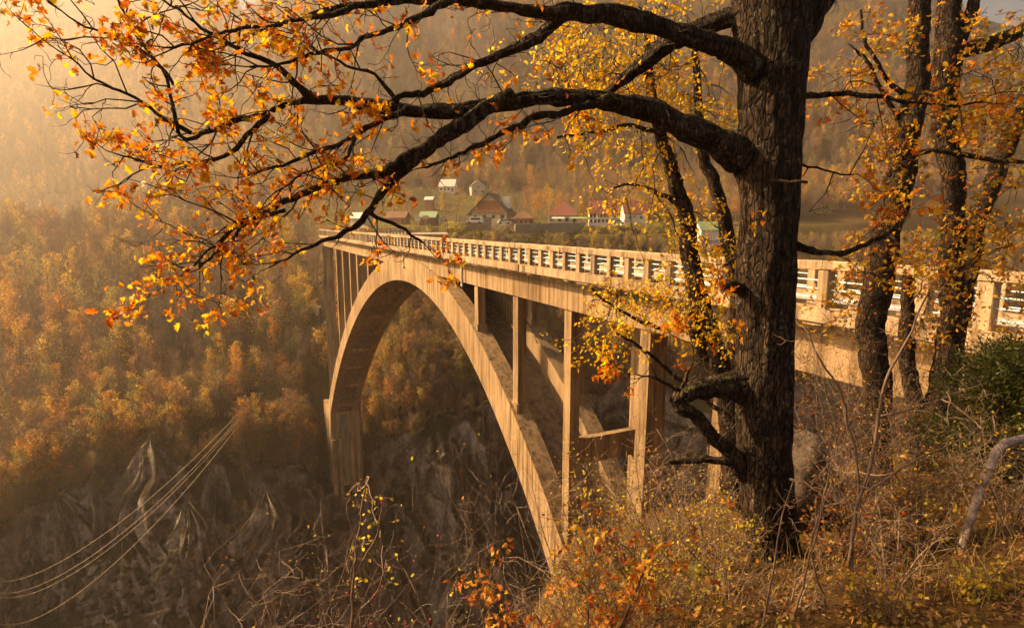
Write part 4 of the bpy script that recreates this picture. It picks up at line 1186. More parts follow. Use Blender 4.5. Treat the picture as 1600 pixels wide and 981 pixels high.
# ---------------------------------------------------------------- the big oak
rng = np.random.default_rng(21)
oakbase = at(1214, 930, 5.25); oakbase[2] = float(z_near(*ST(oakbase)))
oak = empty('oak_tree', tuple(oakbase)); tag(oak, 'big old oak with thick dark trunk and long limb of orange leaves over bridge', 'tree')
tr = [(1196, -150, 150), (1200, -60, 132), (1204, 0, 120), (1207, 60, 112), (1208, 130, 100), (1205, 200, 100), (1203, 280, 100), (1200, 360, 95), (1196, 450, 92), (1192, 540, 92), (1190, 620, 96), (1193, 700, 94), (1200, 780, 92), (1208, 850, 94), (1214, 910, 106), (1220, 960, 132), (1222, 1000, 165)]
P, rad = px_poly(tr[::-1], 5.25, 5.25); rad = rad * .91
Q, r = resample(P, rad, .035)
grid_part('trunk', bark_tube(Q, r, 110, .035, 81), 'bark', oak)
LIMBS = [  # points, depth0, depth1, twig spacing (m; 0 = none), leafiness
    ([(1205, 318, 50), (1185, 285, 62), (1150, 245, 64), (1100, 213, 56), (1045, 190, 50), (1000, 170, 45), (950, 158, 40), (900, 150, 36), (850, 145, 33), (800, 150, 31), (750, 160, 29), (690, 172, 27), (640, 165, 25), (590, 158, 24), (540, 152, 20), (490, 153, 17), (455, 160, 14), (425, 172, 11)], 5.34, 4.45, .20, .6),
    ([(800, 152, 24), (765, 165, 26), (730, 182, 27), (690, 212, 26), (650, 238, 24), (610, 260, 20), (560, 278, 17), (510, 290, 15), (465, 312, 13), (420, 333, 11), (385, 352, 9), (350, 385, 7), (312, 420, 5)], 4.85, 4.3, .11, 1),
    ([(655, 245, 17), (622, 275, 16), (597, 300, 15), (578, 328, 13), (555, 348, 10), (520, 362, 8), (487, 375, 7), (460, 395, 5), (430, 410, 3)], 4.7, 4.35, .12, .8),
    ([(575, 330, 9), (600, 345, 7), (625, 352, 6), (650, 372, 5), (662, 380, 3)], 4.6, 4.7, .2, .5),
    ([(445, 325, 8), (410, 330, 8), (370, 340, 8), (335, 372, 7), (318, 400, 5), (290, 430, 4), (262, 445, 3)], 4.35, 4.25, .09, 1.3),
    ([(1178, 110, 62), (1135, 78, 52), (1090, 55, 46), (1045, 42, 42), (1000, 28, 40), (950, 18, 38), (900, 20, 34), (850, 18, 30), (790, 8, 27), (730, -6, 25), (650, -10, 24), (590, 2, 20), (530, 10, 16), (470, 30, 11), (410, 52, 8), (350, 70, 5)], 5.1, 4.2, .13, 1),
    ([(880, 20, 26), (845, 55, 20), (800, 78, 17), (740, 100, 15), (700, 125, 13), (655, 145, 11), (615, 156, 9)], 4.9, 4.55, .16, .8),
    ([(1165, 20, 40), (1110, 40, 34), (1050, 68, 30), (1010, 92, 26), (975, 122, 20), (945, 150, 14)], 5.3, 5.6, .5, .5),
    ([(490, 155, 14), (465, 135, 12), (445, 112, 10), (410, 92, 9), (370, 78, 7), (330, 55, 6), (290, 28, 5), (245, -5, 3)], 4.45, 4.2, .11, 1.1),
    ([(425, 172, 11), (385, 180, 10), (345, 192, 9), (312, 208, 9), (290, 205, 7), (278, 165, 7), (262, 118, 6), (240, 85, 6), (215, 50, 5), (185, 5, 4), (172, -30, 3)], 4.45, 4.1, .11, 1.0),
    ([(300, 208, 8), (265, 190, 7), (225, 165, 6), (185, 135, 5), (150, 125, 4), (110, 90, 3), (95, 82, 2)], 4.35, 4.1, .14, .7),
    ([(268, 132, 6), (225, 85, 5), (175, 55, 5), (135, 48, 4), (105, 30, 3), (80, 5, 2)], 4.2, 4.0, .14, .6),
    ([(420, 180, 10), (395, 215, 9), (370, 245, 8), (325, 262, 7), (290, 258, 6), (250, 268, 5), (215, 250, 4), (180, 240, 3)], 4.4, 4.2, .11, 1.0),
    ([(640, 168, 13), (600, 185, 10), (560, 205, 9), (520, 225, 8), (480, 240, 7), (430, 262, 5), (385, 275, 4)], 4.6, 4.3, .09, 1.3),
    ([(560, 205, 8), (545, 245, 6), (510, 262, 5), (470, 275, 4), (430, 300, 3)], 4.5, 4.3, .10, 1.2),
    ([(950, 155, 20), (900, 170, 14), (840, 180, 12), (790, 205, 10), (740, 225, 8), (700, 250, 6), (660, 262, 4)], 5.0, 4.7, .13, .9),
    ([(700, 5, 14), (640, 40, 11), (590, 62, 9), (540, 85, 8), (490, 95, 7), (440, 100, 5), (390, 105, 4)], 4.4, 4.15, .09, 1.2),
    ([(560, 8, 12), (500, 20, 9), (440, 28, 7), (380, 35, 6), (320, 60, 5), (260, 75, 4)], 4.2, 4.0, .09, 1.3),
    ([(620, 158, 9), (598, 120, 7), (580, 98, 6), (555, 102, 5), (520, 80, 4), (480, 75, 3)], 4.55, 4.5, .3, .35),
    ([(1230, 95, 60), (1250, 50, 52), (1275, 15, 46), (1300, -25, 40), (1330, -80, 30)], 5.25, 5.2, 0, 0),
    ([(1200, 625, 40), (1172, 610, 62), (1140, 601, 46), (1105, 604, 38), (1078, 610, 34), (1062, 622, 30), (1066, 640, 26)], 5.3, 5.02, 0, 0),
    ([(1058, 622, 24), (1072, 642, 27), (1100, 660, 27), (1125, 690, 28), (1150, 728, 34), (1175, 760, 30)], 5.02, 5.25, 0, 0),
    ([(1170, 722, 22), (1120, 720, 14), (1075, 719, 12), (1045, 721, 9)], 5.2, 5.0, 0, 0),
    ([(1185, 452, 20), (1160, 447, 30), (1142, 446, 23), (1130, 444, 19)], 5.25, 5.1, 0, 0),
    ([(1062, 612, 9), (1040, 598, 7), (1018, 588, 5), (995, 585, 3)], 5.0, 4.9, .12, .5),
    ([(1066, 606, 8), (1072, 585, 6), (1082, 568, 4)], 5.0, 4.95, .12, .5),
    ([(1150, 395, 8), (1140, 405, 6), (1130, 415, 4)], 4.98, 4.9, .10, .6),
    ([(1240, 385, 16), (1275, 392, 12), (1320, 398, 10), (1352, 390, 9), (1380, 372, 8), (1410, 350, 5)], 5.2, 5.1, .3, .3),
    ([(1240, 150, 14), (1300, 150, 9), (1360, 158, 8), (1420, 165, 6), (1480, 172, 4), (1540, 160, 3)], 5.2, 5.0, .12, .9),
    ([(1250, 258, 5), (1285, 265, 4), (1320, 275, 3), (1340, 272, 2)], 5.2, 5.1, .2, 0),
    ([(1205, 281, 7), (1235, 283, 6), (1262, 285, 6)], 4.95, 4.8, 0, 0),
]
tips = []; twigs = MB()
for i, (pts, d0, d1, sp_, lf) in enumerate(LIMBS):
    P, rad = px_poly(pts, d0, d1); Q, r = resample(P, rad * ((.64 if pts[0][1] < 200 else .72) if pts[0][2] > 45 else .85), .05, rng, .009 if pts[0][2] < 30 else .006)
    big = pts[0][2] > 20
    if big:
        e_ = Q[-1] - Q[-2]; e_ /= np.linalg.norm(e_)          # broken, closed end
        Q2 = np.concatenate([Q, [Q[-1] + e_ * .012, Q[-1] + e_ * .004, Q[-1] - e_ * .012]]); r2 = np.concatenate([r, [r[-1] * .8, r[-1] * .45, .002]])
        r2 = r2 * (1 + .13 * fbm(np.arange(len(r2)) * .35, np.zeros(len(r2)) + i * 7.7, seed=15, o=2))
        grid_part('limb', bark_tube(Q2, r2, 44, .034 if r[0] > .06 else .014, 90 + i), 'bark', oak)
    else:
        m = MB(); m.tube(Q, r * (1 + .10 * rng.normal(size=len(r))), 8); m.build('branch', 'bark', oak, True)
    if big:
        for _ in range(int(len(Q) * .45)):
            j = int(rng.integers(3, len(Q) - 2)); dd = rng.normal(size=3); dd[2] += .3
            twig(twigs, Q[j], dd, r[j] + rng.uniform(.05, .22), .0045, 1, rng, [], (0, 0, .1), .35, 2)
    if sp_:
        ln = np.concatenate([[0], np.cumsum(np.linalg.norm(np.diff(Q, axis=0), axis=1))]); x = ln[-1] * (.35 if big else .12)
        while x < ln[-1]:
            j = min(int(np.searchsorted(ln, x)), len(Q) - 2); dd = Q[j + 1] - Q[j]; dd /= np.linalg.norm(dd)
            side = rng.normal(size=3); side[1] *= .6; side -= dd * (side @ dd); side /= np.linalg.norm(side)
            tl = []; L = rng.uniform(.18, .52)
            twig(twigs, Q[j], dd * .7 + side * .9 + np.array([-.15, 0, .12]), L, min(.008, .004 + .006 * L), 2 if L > .34 else 1, rng, tl, (-.1, 0, .05), .30, 3)
            pr = .31 * lf
            tips += [q for q in tl if rng.random() < pr]
            x += sp_ * rng.uniform(.6, 1.5)
        e = Q[-1]; tl = []
        twig(twigs, e, Q[-1] - Q[-3], .28, .005, 2, rng, tl, (-.2, 0, .1), .25, 3); tips += tl
tw = twigs.build('twigs', 'twig_dark', oak); tag(tw, kind='stuff')
pos, rot, size = tips_to_leaves(tips, rng, 3, (.038, .088), .036, .55)
col = palette(len(pos), rng, ORANGE, [4, 4, 2.6, 2.2, 1], .3)
# the leaves that show largest are parts of their own, the others one part
prj = [in_view(p, 0) for p in pos]
big = np.array([s_ * F / v[2] if v is not None and 0 < v[1] < 981 else 0 for s_, v in zip(size, prj)])
idx = np.argsort(-big); own = idx[:300]; rest = idx[300:]
leaf_protos = []
for c in range(10):
    tv, tf = LOBED; tv = tv.copy()
    tv[:, 2] += .25 * np.sin(tv[:, 1] * 3 + c) * .6 + .3 * tv[:, 0] ** 2 * (1 if c % 2 else -1)
    me = bpy.data.meshes.new('leaf'); me.from_pydata(tv.tolist(), [], tf)
    a = me.attributes.new('col', 'FLOAT_COLOR', 'POINT'); cc = palette(1, rng, ORANGE, [4, 4, 2.6, 2.2, 1], .25)[0]
    a.data.foreach_set('color', np.tile([*cc, 1.0], (len(tv), 1)).astype(np.float32).reshape(-1)); me.materials.append(MATS['leaf']); leaf_protos.append(me)
from mathutils import Matrix
for q, j in enumerate(own):
    o = bpy.data.objects.new('leaf', leaf_protos[q % 10]); COL.objects.link(o); o.parent = oak
    o.location = Vector(pos[j]) - Vector(oak.location); o.rotation_euler = Matrix(rot[j].tolist()).to_euler(); o.scale = (size[j],) * 3
fo = leaf_mesh('foliage', LOBED, pos[rest], rot[rest], size[rest], col[rest], 'leaf', oak); fo.location = -Vector(oak.location); tag(fo, kind='stuff')
# ---------------------------------------------------------------- other trees near by: stems plus leafy sprays
def spray_tree(name, base_px, label, stems, sprays, leafsize, cols, w, mat_wood, seed, tmpl=OVAL, per=2, twL=.5, bark=True, lvl=2, nchild=3, wig=.3, cat='tree', group=None, mesh_leaf='leaf'):
    rng = np.random.default_rng(seed)
    b = at(*base_px); s_, t_ = ST(b); b[2] = float(z_near(s_, t_))
    o = empty(name, tuple(b)); tag(o, label, cat, group)
    SQ = []; 
    for pts, d0, d1 in stems:
        P, rad = px_poly(pts, d0, d1); Q, r = resample(P, rad * (.78 if name == 'oak_tree' else .9), .07, rng, .010 if bark else .006); SQ.append(Q)
        if bark and pts[0][2] > 24: grid_part('trunk' if pts is stems[0][0] else 'stem', bark_tube(Q, r, 28, .018, seed + len(SQ)), 'bark', o)
        else: m = MB(); m.tube(Q, r, 8); m.build('trunk' if pts is stems[0][0] else 'branch', 'bark' if bark else mat_wood, o, True)
    tw = MB(); tips = []
    AQ = np.concatenate(SQ)
    for x, y, rx, ry, Y, n in sprays:
        c = at(x, y, Y)
        for k in range(n):
            tgt = at(x + rng.normal(0, rx * .5), y + rng.normal(0, ry * .5), Y + rng.normal(0, .35))
            j = np.argmin(np.linalg.norm(AQ - tgt - [0, 0, .2], axis=1)); a = AQ[j]
            L = np.linalg.norm(tgt - a)
            if k % 4 == 0 and L > .25:                      # a carrying branchlet
                mid = (a + tgt) / 2 + rng.normal(0, .12 * L, 3); mid[2] += .06 * L
                ts = np.linspace(0, 1, 8)[:, None]; pts = (1 - ts) ** 2 * a + 2 * ts * (1 - ts) * mid + ts ** 2 * tgt
                pts[1:-1] += rng.normal(0, .02 * L, (6, 3))
                tw.tube(pts, np.linspace(.007 + .004 * L, .003, 8), 4, cap=False); AQ = np.concatenate([AQ, pts[3:]])
            tl = []
            d = rng.normal(size=3) + (tgt - a) / (L + .01)
            twig(tw, tgt, d, twL * rng.uniform(.5, 1.0), .0042, lvl - 1, rng, tl, (0, 0, .0), wig, nchild, 3)
            tips += tl
    t_ = tw.build('twigs', mat_wood, o); tag(t_, kind='stuff')
    if per:
        pos, rot, size = tips_to_leaves(tips, rng, per, leafsize, twL * .10, .4)
        lf = leaf_mesh('foliage', tmpl, pos, rot, size, palette(len(pos), rng, cols, w, .3), mesh_leaf, o); lf.location = -Vector(o.location); tag(lf, kind='stuff')
    return o
spray_tree('field_maple', (1150, 760, 7.6), 'slender yellow leaved maple with two dark leaning stems behind the oak trunk',
    [([(1158, 790, 44), (1152, 700, 42), (1142, 620, 40), (1126, 560, 38), (1112, 500, 34), (1095, 440, 32), (1084, 380, 29), (1074, 320, 26), (1058, 262, 23), (1040, 210, 20), (1028, 150, 16), (1018, 90, 12), (1012, 30, 8)], 7.6, 7.3),
     ([(1130, 600, 30), (1108, 560, 28), (1090, 520, 26), (1088, 480, 22)], 7.6, 7.5),
     ([(1146, 640, 26), (1150, 520, 26), (1146, 430, 25), (1136, 360, 24), (1120, 305, 22), (1100, 255, 19), (1092, 205, 16), (1085, 140, 12), (1080, 60, 8)], 7.8, 7.9),
     ([(1076, 330, 9), (1030, 300, 7), (985, 285, 5), (955, 295, 3)], 7.4, 7.3),
     ([(1100, 470, 9), (1050, 520, 7), (1000, 500, 6), (950, 470, 4), (920, 445, 3)], 7.4, 7.0),
     ([(1120, 640, 9), (1060, 600, 8), (1010, 560, 6), (960, 520, 4)], 7.5, 7.0),
     ([(1040, 212, 9), (990, 195, 7), (930, 205, 5), (870, 215, 4)], 7.3, 7.1)],
    [(890, 85, 70, 55, 7.2, 90), (950, 130, 60, 45, 7.3, 60), (1030, 110, 60, 60, 7.4, 75), (1000, 40, 90, 35, 7.4, 60), (1080, 170, 60, 40, 7.6, 45), (930, 190, 45, 35, 7.1, 33),
     (1010, 245, 50, 40, 7.3, 30), (1060, 330, 50, 50, 7.5, 29), (960, 310, 40, 30, 7.1, 13), (1110, 400, 50, 60, 7.3, 39), (1050, 455, 70, 40, 7.1, 48), (960, 480, 60, 40, 6.9, 43), (1120, 500, 50, 50, 7.2, 39), (920, 530, 35, 30, 6.9, 13), (1140, 190, 30, 60, 7.9, 21)],
    (.035, .065), YELLOW, [4, 3, 1.5, 1.2], 'twig_dark', 31, per=2, twL=.34)
RT = [(.62, .30, .03), (.66, .42, .05), (.50, .16, .03), (.40, .34, .06)]
spray_tree('oak_tree', (1372, 760, 8.4), 'mossy dark trunk with rough burl, first of the trees right of the big oak',
    [([(1366, 800, 60), (1372, 700, 54), (1376, 600, 50), (1372, 520, 50), (1380, 440, 54), (1392, 380, 50), (1402, 300, 54), (1410, 240, 46), (1418, 160, 42), (1428, 80, 38), (1436, 0, 36), (1440, -80, 30)], 8.4, 8.2),
     ([(1412, 150, 12), (1385, 130, 8), (1350, 60, 6), (1345, 15, 4)], 8.2, 8.0), ([(1415, 210, 10), (1360, 95, 7), (1325, 68, 4)], 8.2, 8.1)],
    [(1385, 60, 45, 60, 8.0, 24), (1400, 240, 45, 35, 7.9, 22), (1375, 320, 35, 60, 8.0, 16), (1410, 410, 50, 40, 8.0, 18), (1350, 395, 45, 35, 7.9, 14), (1310, 110, 40, 40, 8.1, 10), (1300, 480, 40, 60, 8.0, 10)],
    (.05, .10), RT, [3, 3, 2, 1], 'twig_dark', 41, LOBED, 2, .48)
spray_tree('oak_tree', (1445, 700, 9.0), 'forked dark tree with heavy limb reaching out over the abutment',
    [([(1440, 760, 62), (1444, 690, 58), (1462, 620, 50), (1474, 540, 46), (1480, 440, 42), (1474, 340, 40), (1468, 240, 40), (1466, 150, 44), (1472, 90, 46), (1480, 20, 40), (1486, -60, 34)], 9.0, 8.8),
     ([(1470, 110, 34), (1510, 82, 28), (1555, 68, 26), (1605, 44, 22), (1650, 10, 18)], 8.8, 8.4), ([(1468, 130, 26), (1500, 60, 22), (1530, 0, 18), (1550, -50, 14)], 8.8, 8.6),
     ([(1440, 680, 34), (1425, 600, 30), (1415, 520, 26), (1420, 430, 20)], 9.0, 9.0), ([(1410, 250, 12), (1460, 238, 10), (1530, 245, 10), (1600, 258, 7), (1640, 262, 5)], 8.6, 8.2)],
    [(1520, 60, 60, 40, 8.6, 16), (1560, 130, 60, 35, 8.4, 30), (1500, 170, 60, 30, 8.5, 30), (1580, 190, 50, 30, 8.4, 24), (1540, 330, 50, 60, 8.6, 32), (1490, 400, 50, 50, 8.5, 28), (1450, 480, 45, 50, 8.5, 18), (1540, 440, 45, 40, 8.6, 22), (1440, 120, 30, 40, 8.6, 10)],
    (.05, .095), RT, [3, 3, 2, 2], 'twig_dark', 43, LOBED, 2, .48)
spray_tree('oak_tree', (1475, 720, 9.6), 'lichen spotted tree trunk leaning away to the abutment side',
    [([(1462, 740, 44), (1478, 640, 42), (1500, 520, 38), (1522, 420, 34), (1545, 320, 32), (1570, 235, 30), (1598, 165, 28), (1640, 70, 24), (1680, -20, 18)], 9.6, 8.9)],
    [(1560, 250, 45, 40, 8.9, 18), (1580, 400, 40, 60, 9.0, 18), (1520, 500, 40, 40, 9.2, 14), (1590, 90, 30, 50, 8.8, 10)],
    (.05, .09), RT, [2, 3, 2, 3], 'twig_dark', 47, LOBED, 2, .48)
# ================================================================== undergrowth
def near_pt(x, y):
    """where the ray of a pixel meets the near bank"""
    r = ray(x, y)
    for Y in np.arange(1.2, 40, .05):
        p = EYE + r * (Y / r[1])
        if float(z_near(*ST(p))) >= p[2]: return p
    return EYE + r * 12
def base_at(x, Y):
    p = at(x, 900, Y); p[2] = float(z_near(*ST(p))); return p
def shrub(name, x, Y, label, n, H, spread, wood, seed, lean=(0, 0), cols=None, w=None, leafsize=(.03, .06), per=1, keep=.6, lvl=3, tmpl=OVAL, r0=.010, group=None, nchild=3, wig=.22, z=None, cat='shrub', hips=0, stemname='stem'):
    """multi-stemmed bush: every stem a part, fine twigs and leaves one part each"""
    rng = np.random.default_rng(seed); b = base_at(x, Y)
    if z is not None: b[2] = z
    o = empty(name, tuple(b)); tag(o, label, cat, group)
    tw = MB(); tips = []
    for i in range(n):
        a = rng.uniform(0, 2 * math.pi); d = np.array([math.cos(a) * spread + lean[0], math.sin(a) * spread * .7 + lean[1], 1.0]); d /= np.linalg.norm(d)
        L = H * rng.uniform(.65, 1.1); k = 9; pts = [b + np.array([math.cos(a), math.sin(a), 0]) * .08 * rng.random() - [0, 0, .08]]
        for j in range(k - 1):
            d = d + rng.normal(0, wig * .4, 3) + np.array([lean[0] * .06, 0, -.03 if hips else 0]); d /= np.linalg.norm(d); pts.append(pts[-1] + d * L / (k - 1))
        pts = np.array(pts); rr = np.linspace(r0 * rng.uniform(.7, 1.2), r0 * .3, k)
        m = MB(); m.tube(pts, rr, 6); m.build(stemname, wood, o, True)
        for j in range(2, k):
            for _ in range(2 if j < 6 else 3):
                dd = d * .5 + rng.normal(0, .7, 3); dd[2] += .15
                twig(tw, pts[j] if j == k - 1 else pts[j] + (pts[min(j + 1, k - 1)] - pts[j]) * rng.random(), dd, L * rng.uniform(.12, .34), rr[j] * .55, lvl - 2, rng, tips, (0, 0, .05), wig, nchild, 3)
    t_ = tw.build('twigs', wood, o); tag(t_, kind='stuff')
    if cols is not None and per:
        tl = [q for q in tips if rng.random() < keep]
        if tl:
            pos, rot, size = tips_to_leaves(tl, rng, per, leafsize, .02, .3)
            lf = leaf_mesh('foliage', tmpl, pos, rot, size, palette(len(pos), rng, cols, w, .3), 'leaf', o); lf.location = -Vector(o.location); tag(lf, kind='stuff')
    if hips:
        a = np.linspace(0, 2 * math.pi, 9); v = np.linspace(0, math.pi, 7); A, V = np.meshgrid(a, v)
        PP = np.stack([.0075 * np.sin(V) * np.cos(A), .0075 * np.sin(V) * np.sin(A), .012 * np.cos(V)], -1)
        hm = grid_mesh('rose_hip', PP, 'hip_red'); me = hm.data; bpy.data.objects.remove(hm)
        for q in rng.choice(len(tips), min(hips, len(tips)), replace=False):
            h = bpy.data.objects.new('rose_hip', me); COL.objects.link(h); h.parent = o; h.location = Vector(tips[q][0]) - Vector(o.location) - Vector((0, 0, .008)); h.rotation_euler = (rng.uniform(-.6, .6), rng.uniform(-.6, .6), 0)
    return o
G_ = 'bare twiggy shrubs on the near bank'
YL = [(.66, .52, .06), (.58, .50, .08), (.60, .38, .05), (.42, .42, .07)]
RU = [(.60, .20, .04), (.66, .30, .06), (.45, .10, .03), (.70, .42, .08)]
MX = [(.62, .42, .05), (.55, .26, .04), (.45, .40, .07), (.38, .16, .04)]
# below the crown on the gorge side
spray_tree('yellow_sapling', (562, 1000, 4.3), 'thin sapling with bright yellow leaves standing against the gorge cliff',
    [([(556, 1080, 6), (552, 980, 6), (556, 900, 5), (560, 820, 4), (574, 745, 3)], 4.3, 4.3), ([(556, 900, 4), (590, 830, 3), (598, 790, 2)], 4.3, 4.3), ([(552, 960, 4), (596, 920, 3), (604, 875, 2)], 4.3, 4.3)],
    [(562, 765, 14, 22, 4.3, 7), (576, 800, 22, 20, 4.3, 8), (568, 840, 20, 16, 4.3, 7), (556, 905, 22, 14, 4.3, 6), (604, 895, 6, 22, 4.3, 5), (590, 780, 10, 16, 4.3, 3)], (.028, .05), YL, [4, 2, 1, 1], 'twig_bare', 201, per=1, twL=.11, bark=False, lvl=1, cat='sapling')
shrub('dog_rose', 760, 3.6, 'arching dog rose with red hips hanging before the arch leg', 6, 2.3, .75, 'twig_bare', 203, (.15, .05), YL, [1, 1, 0, 3], (.03, .05), 1, .04, hips=46, z=-1.95, r0=.007, wig=.25, stemname='cane')
for i, (x, Y, z, H, sd_, lab) in enumerate(((385, 4.4, -2.6, 2.0, 211, 'tangled bare shrub with pale twigs farthest out over the gorge edge'), (455, 4.9, -2.7, 2.2, 212, 'bare shrub with crooked pale twigs left of the yellow sapling'), (520, 4.5, -2.6, 1.7, 213, 'low bare shrub tangled at the foot of the yellow sapling'),
        (660, 4.6, -2.6, 1.6, 214, 'low bare shrub with arching twigs right of the yellow sapling'), (720, 5.2, -3.0, 1.7, 215, 'bare shrub with thin twigs under the dog rose'), (820, 5.0, -2.6, 1.6, 216, 'bare shrub rising against the foot of the arch leg'), (900, 5.2, -2.5, 2.2, 217, 'tall bare shrub with long twigs before the arch pier'))):
    shrub('bare_shrub', x, Y, lab, 6, H, .5, 'twig_pale' if i % 2 == 0 else 'twig_bare', sd_, (.03, 0), MX, [1, 1, 1, 1], (.02, .04), 1, .05, z=z, r0=.009, group=G_)
shrub('oak_sapling', 905, 3.3, 'oak sapling with dense rust orange leaves at the bank edge', 5, 1.15, .42, 'twig_dark', 221, (-.18, 0), RU, [3, 3, 1, 2], (.04, .075), 2, .75, tmpl=LOBED, cat='sapling', r0=.011)
shrub('oak_sapling', 845, 3.2, 'smaller oak sapling with reddish leaves lowest at the bank edge', 3, .7, .5, 'twig_dark', 222, (-.1, 0), RU, [3, 2, 2, 1], (.04, .07), 2, .75, tmpl=LOBED, z=-1.75, cat='sapling', r0=.008)
# between the bank edge and the oak
k = 0
LEAFY = [(935, 6.2, 1.1, 'yellow leaved bush growing against the tall bridge pier'), (1000, 5.4, 1.2, 'yellow green bush between the rust oak sapling and the big oak'), (1060, 5.8, 1.3, 'amber leaved bush under the mossy oak stub'), (1110, 5.0, .7, 'low golden bush at the foot of the big oak'),
         (960, 4.3, .7, 'thin yellow bush before the tall bridge pier'), (1050, 4.2, .6, 'small yellow green bush among dry grass left of the oak foot'), (1280, 7.2, 2.2, 'red leaved shrub rising behind the boulder'), (1325, 8.0, 2.2, 'orange leaved shrub by the mossy burled trunk'),
         (1420, 7.4, 1.5, 'golden shrub between the two dark trunks and the evergreen'), (1370, 6.6, 1.3, 'yellow brown shrub before the burled trunk'), (1470, 6.6, 1.1, 'low yellow shrub before the evergreen bush'), (1560, 5.2, .9, 'small yellow green shrub below the drain pipe'), (1010, 7.6, 1.3, 'amber bush close under the bridge girder'),
         (1300, 9.2, 3.0, 'tall red leaved shrub standing under the deck edge behind the boulder'), (1345, 10.5, 3.2, 'tall amber shrub between the burled trunk and the bridge girder'), (1425, 10.5, 2.8, 'tall yellow brown shrub behind the forked tree'), (1500, 10.0, 2.4, 'tall rusty shrub behind the leaning lichen trunk'),
         (1330, 5.2, 1.0, 'russet low shrub behind the pale forked sapling'), (1410, 4.9, .8, 'dense low bramble before the golden shrub'), (1300, 4.6, .7, 'dense low bramble right of the oak foot'), (1380, 3.5, .45, 'creeping bramble on the leaf strewn slope'), (1545, 3.6, .28, 'creeping bramble below the drain pipe end')]
for x, Y, H, lab in LEAFY:
    k += 1
    red = x in (1280, 1325, 1300, 1500, 1330)
    shrub('leafy_shrub', x, Y, lab, 8, H, .55, 'twig_bare', 230 + k, (0, 0), RU if red else YL if k % 2 == 0 else MX, [2, 2, 2, 1], (.022, .05), 1, .52 if Y > 9 else .30, r0=.009)
BARE = [(1030, 6.6, 1.7, 'bare shrub with fine twigs beside the mossy oak stub'), (1090, 6.2, 1.8, 'bare shrub between the oak trunk and the golden bush'), (1135, 4.3, .6, 'low bare shrub in front of the oak foot'), (1350, 5.6, 1.2, 'bare shrub with drooping twigs below the burled trunk'), (1440, 5.2, 1.0, 'bare shrub with straggling twigs before the evergreen bush'),
        (1520, 5.6, 1.1, 'bare shrub crossing in front of the drain pipe'), (1580, 4.6, .9, 'bare shrub at the foot of the concrete abutment'), (1230, 3.9, .45, 'low bare shrub right at the oak foot'), (985, 3.7, .7, 'low bare shrub between rust sapling and golden bush'), (1390, 4.2, .7, 'short bare shrub on the leaf strewn slope')]
for i, (x, Y, H, lab) in enumerate(BARE):
    shrub('bare_shrub', x, Y, lab, 7, H, .55, 'twig_pale' if i % 2 else 'twig_bare', 260 + i, (0, 0), MX, [1, 1, 1, 1], (.02, .04), 1, .10, r0=.008, group=G_)
# the pale forked sapling in front of the oak's right side
spray_tree('bare_sapling', (1322, 985, 3.9), 'tall bare forked sapling with smooth pale stems right of the oak',
    [([(1318, 1010, 7.5), (1330, 900, 6.8), (1345, 800, 6.1), (1372, 690, 6.1), (1385, 600, 5.4), (1410, 540, 4.1), (1438, 490, 3.4), (1452, 455, 2.7)], 3.9, 4.0),
     ([(1322, 1000, 6.8), (1318, 900, 6.1), (1340, 800, 5.4), (1345, 740, 4.8), (1330, 660, 4.8), (1312, 600, 4.1), (1282, 560, 3.4), (1262, 520, 2.0)], 3.9, 4.0),
     ([(1378, 650, 4.1), (1420, 640, 3.4), (1470, 625, 2.7), (1540, 600, 2.0)], 4.0, 4.1), ([(1352, 770, 4.1), (1420, 720, 3.4), (1490, 690, 2.7), (1560, 640, 2.0)], 3.95, 4.2), ([(1300, 1000, 5.4), (1285, 930, 4.8), (1262, 860, 4.1), (1280, 790, 3.4), (1300, 720, 2.7)], 3.7, 3.8)],
    [(1430, 500, 25, 25, 4.0, 6), (1275, 540, 30, 30, 4.0, 6), (1500, 620, 50, 30, 4.1, 8), (1520, 670, 50, 30, 4.2, 8), (1300, 760, 40, 50, 3.9, 8)],
    (.02, .04), MX, [1, 1, 1, 1], 'twig_bare', 301, per=0, twL=.30, bark=False, cat='sapling')
spray_tree('bare_sapling', (1240, 985, 3.6), 'thin bare sapling with straight twigs at the oak foot',
    [([(1226, 1000, 5.4), (1262, 880, 4.1), (1290, 790, 3.4), (1300, 750, 2.0)], 3.6, 3.7), ([(1190, 1000, 4.8), (1205, 900, 4.1), (1225, 800, 2.7), (1240, 750, 2.0)], 3.5, 3.7), ([(930, 1000, 6.1), (880, 930, 5.4), (850, 880, 4.1), (835, 850, 2.7)], 3.0, 3.0)][:2],
    [(1300, 780, 30, 40, 3.7, 7), (1230, 800, 30, 40, 3.7, 7)], (.02, .04), MX, [1, 1, 1, 1], 'twig_bare', 302, per=0, twL=.25, bark=False, cat='sapling')
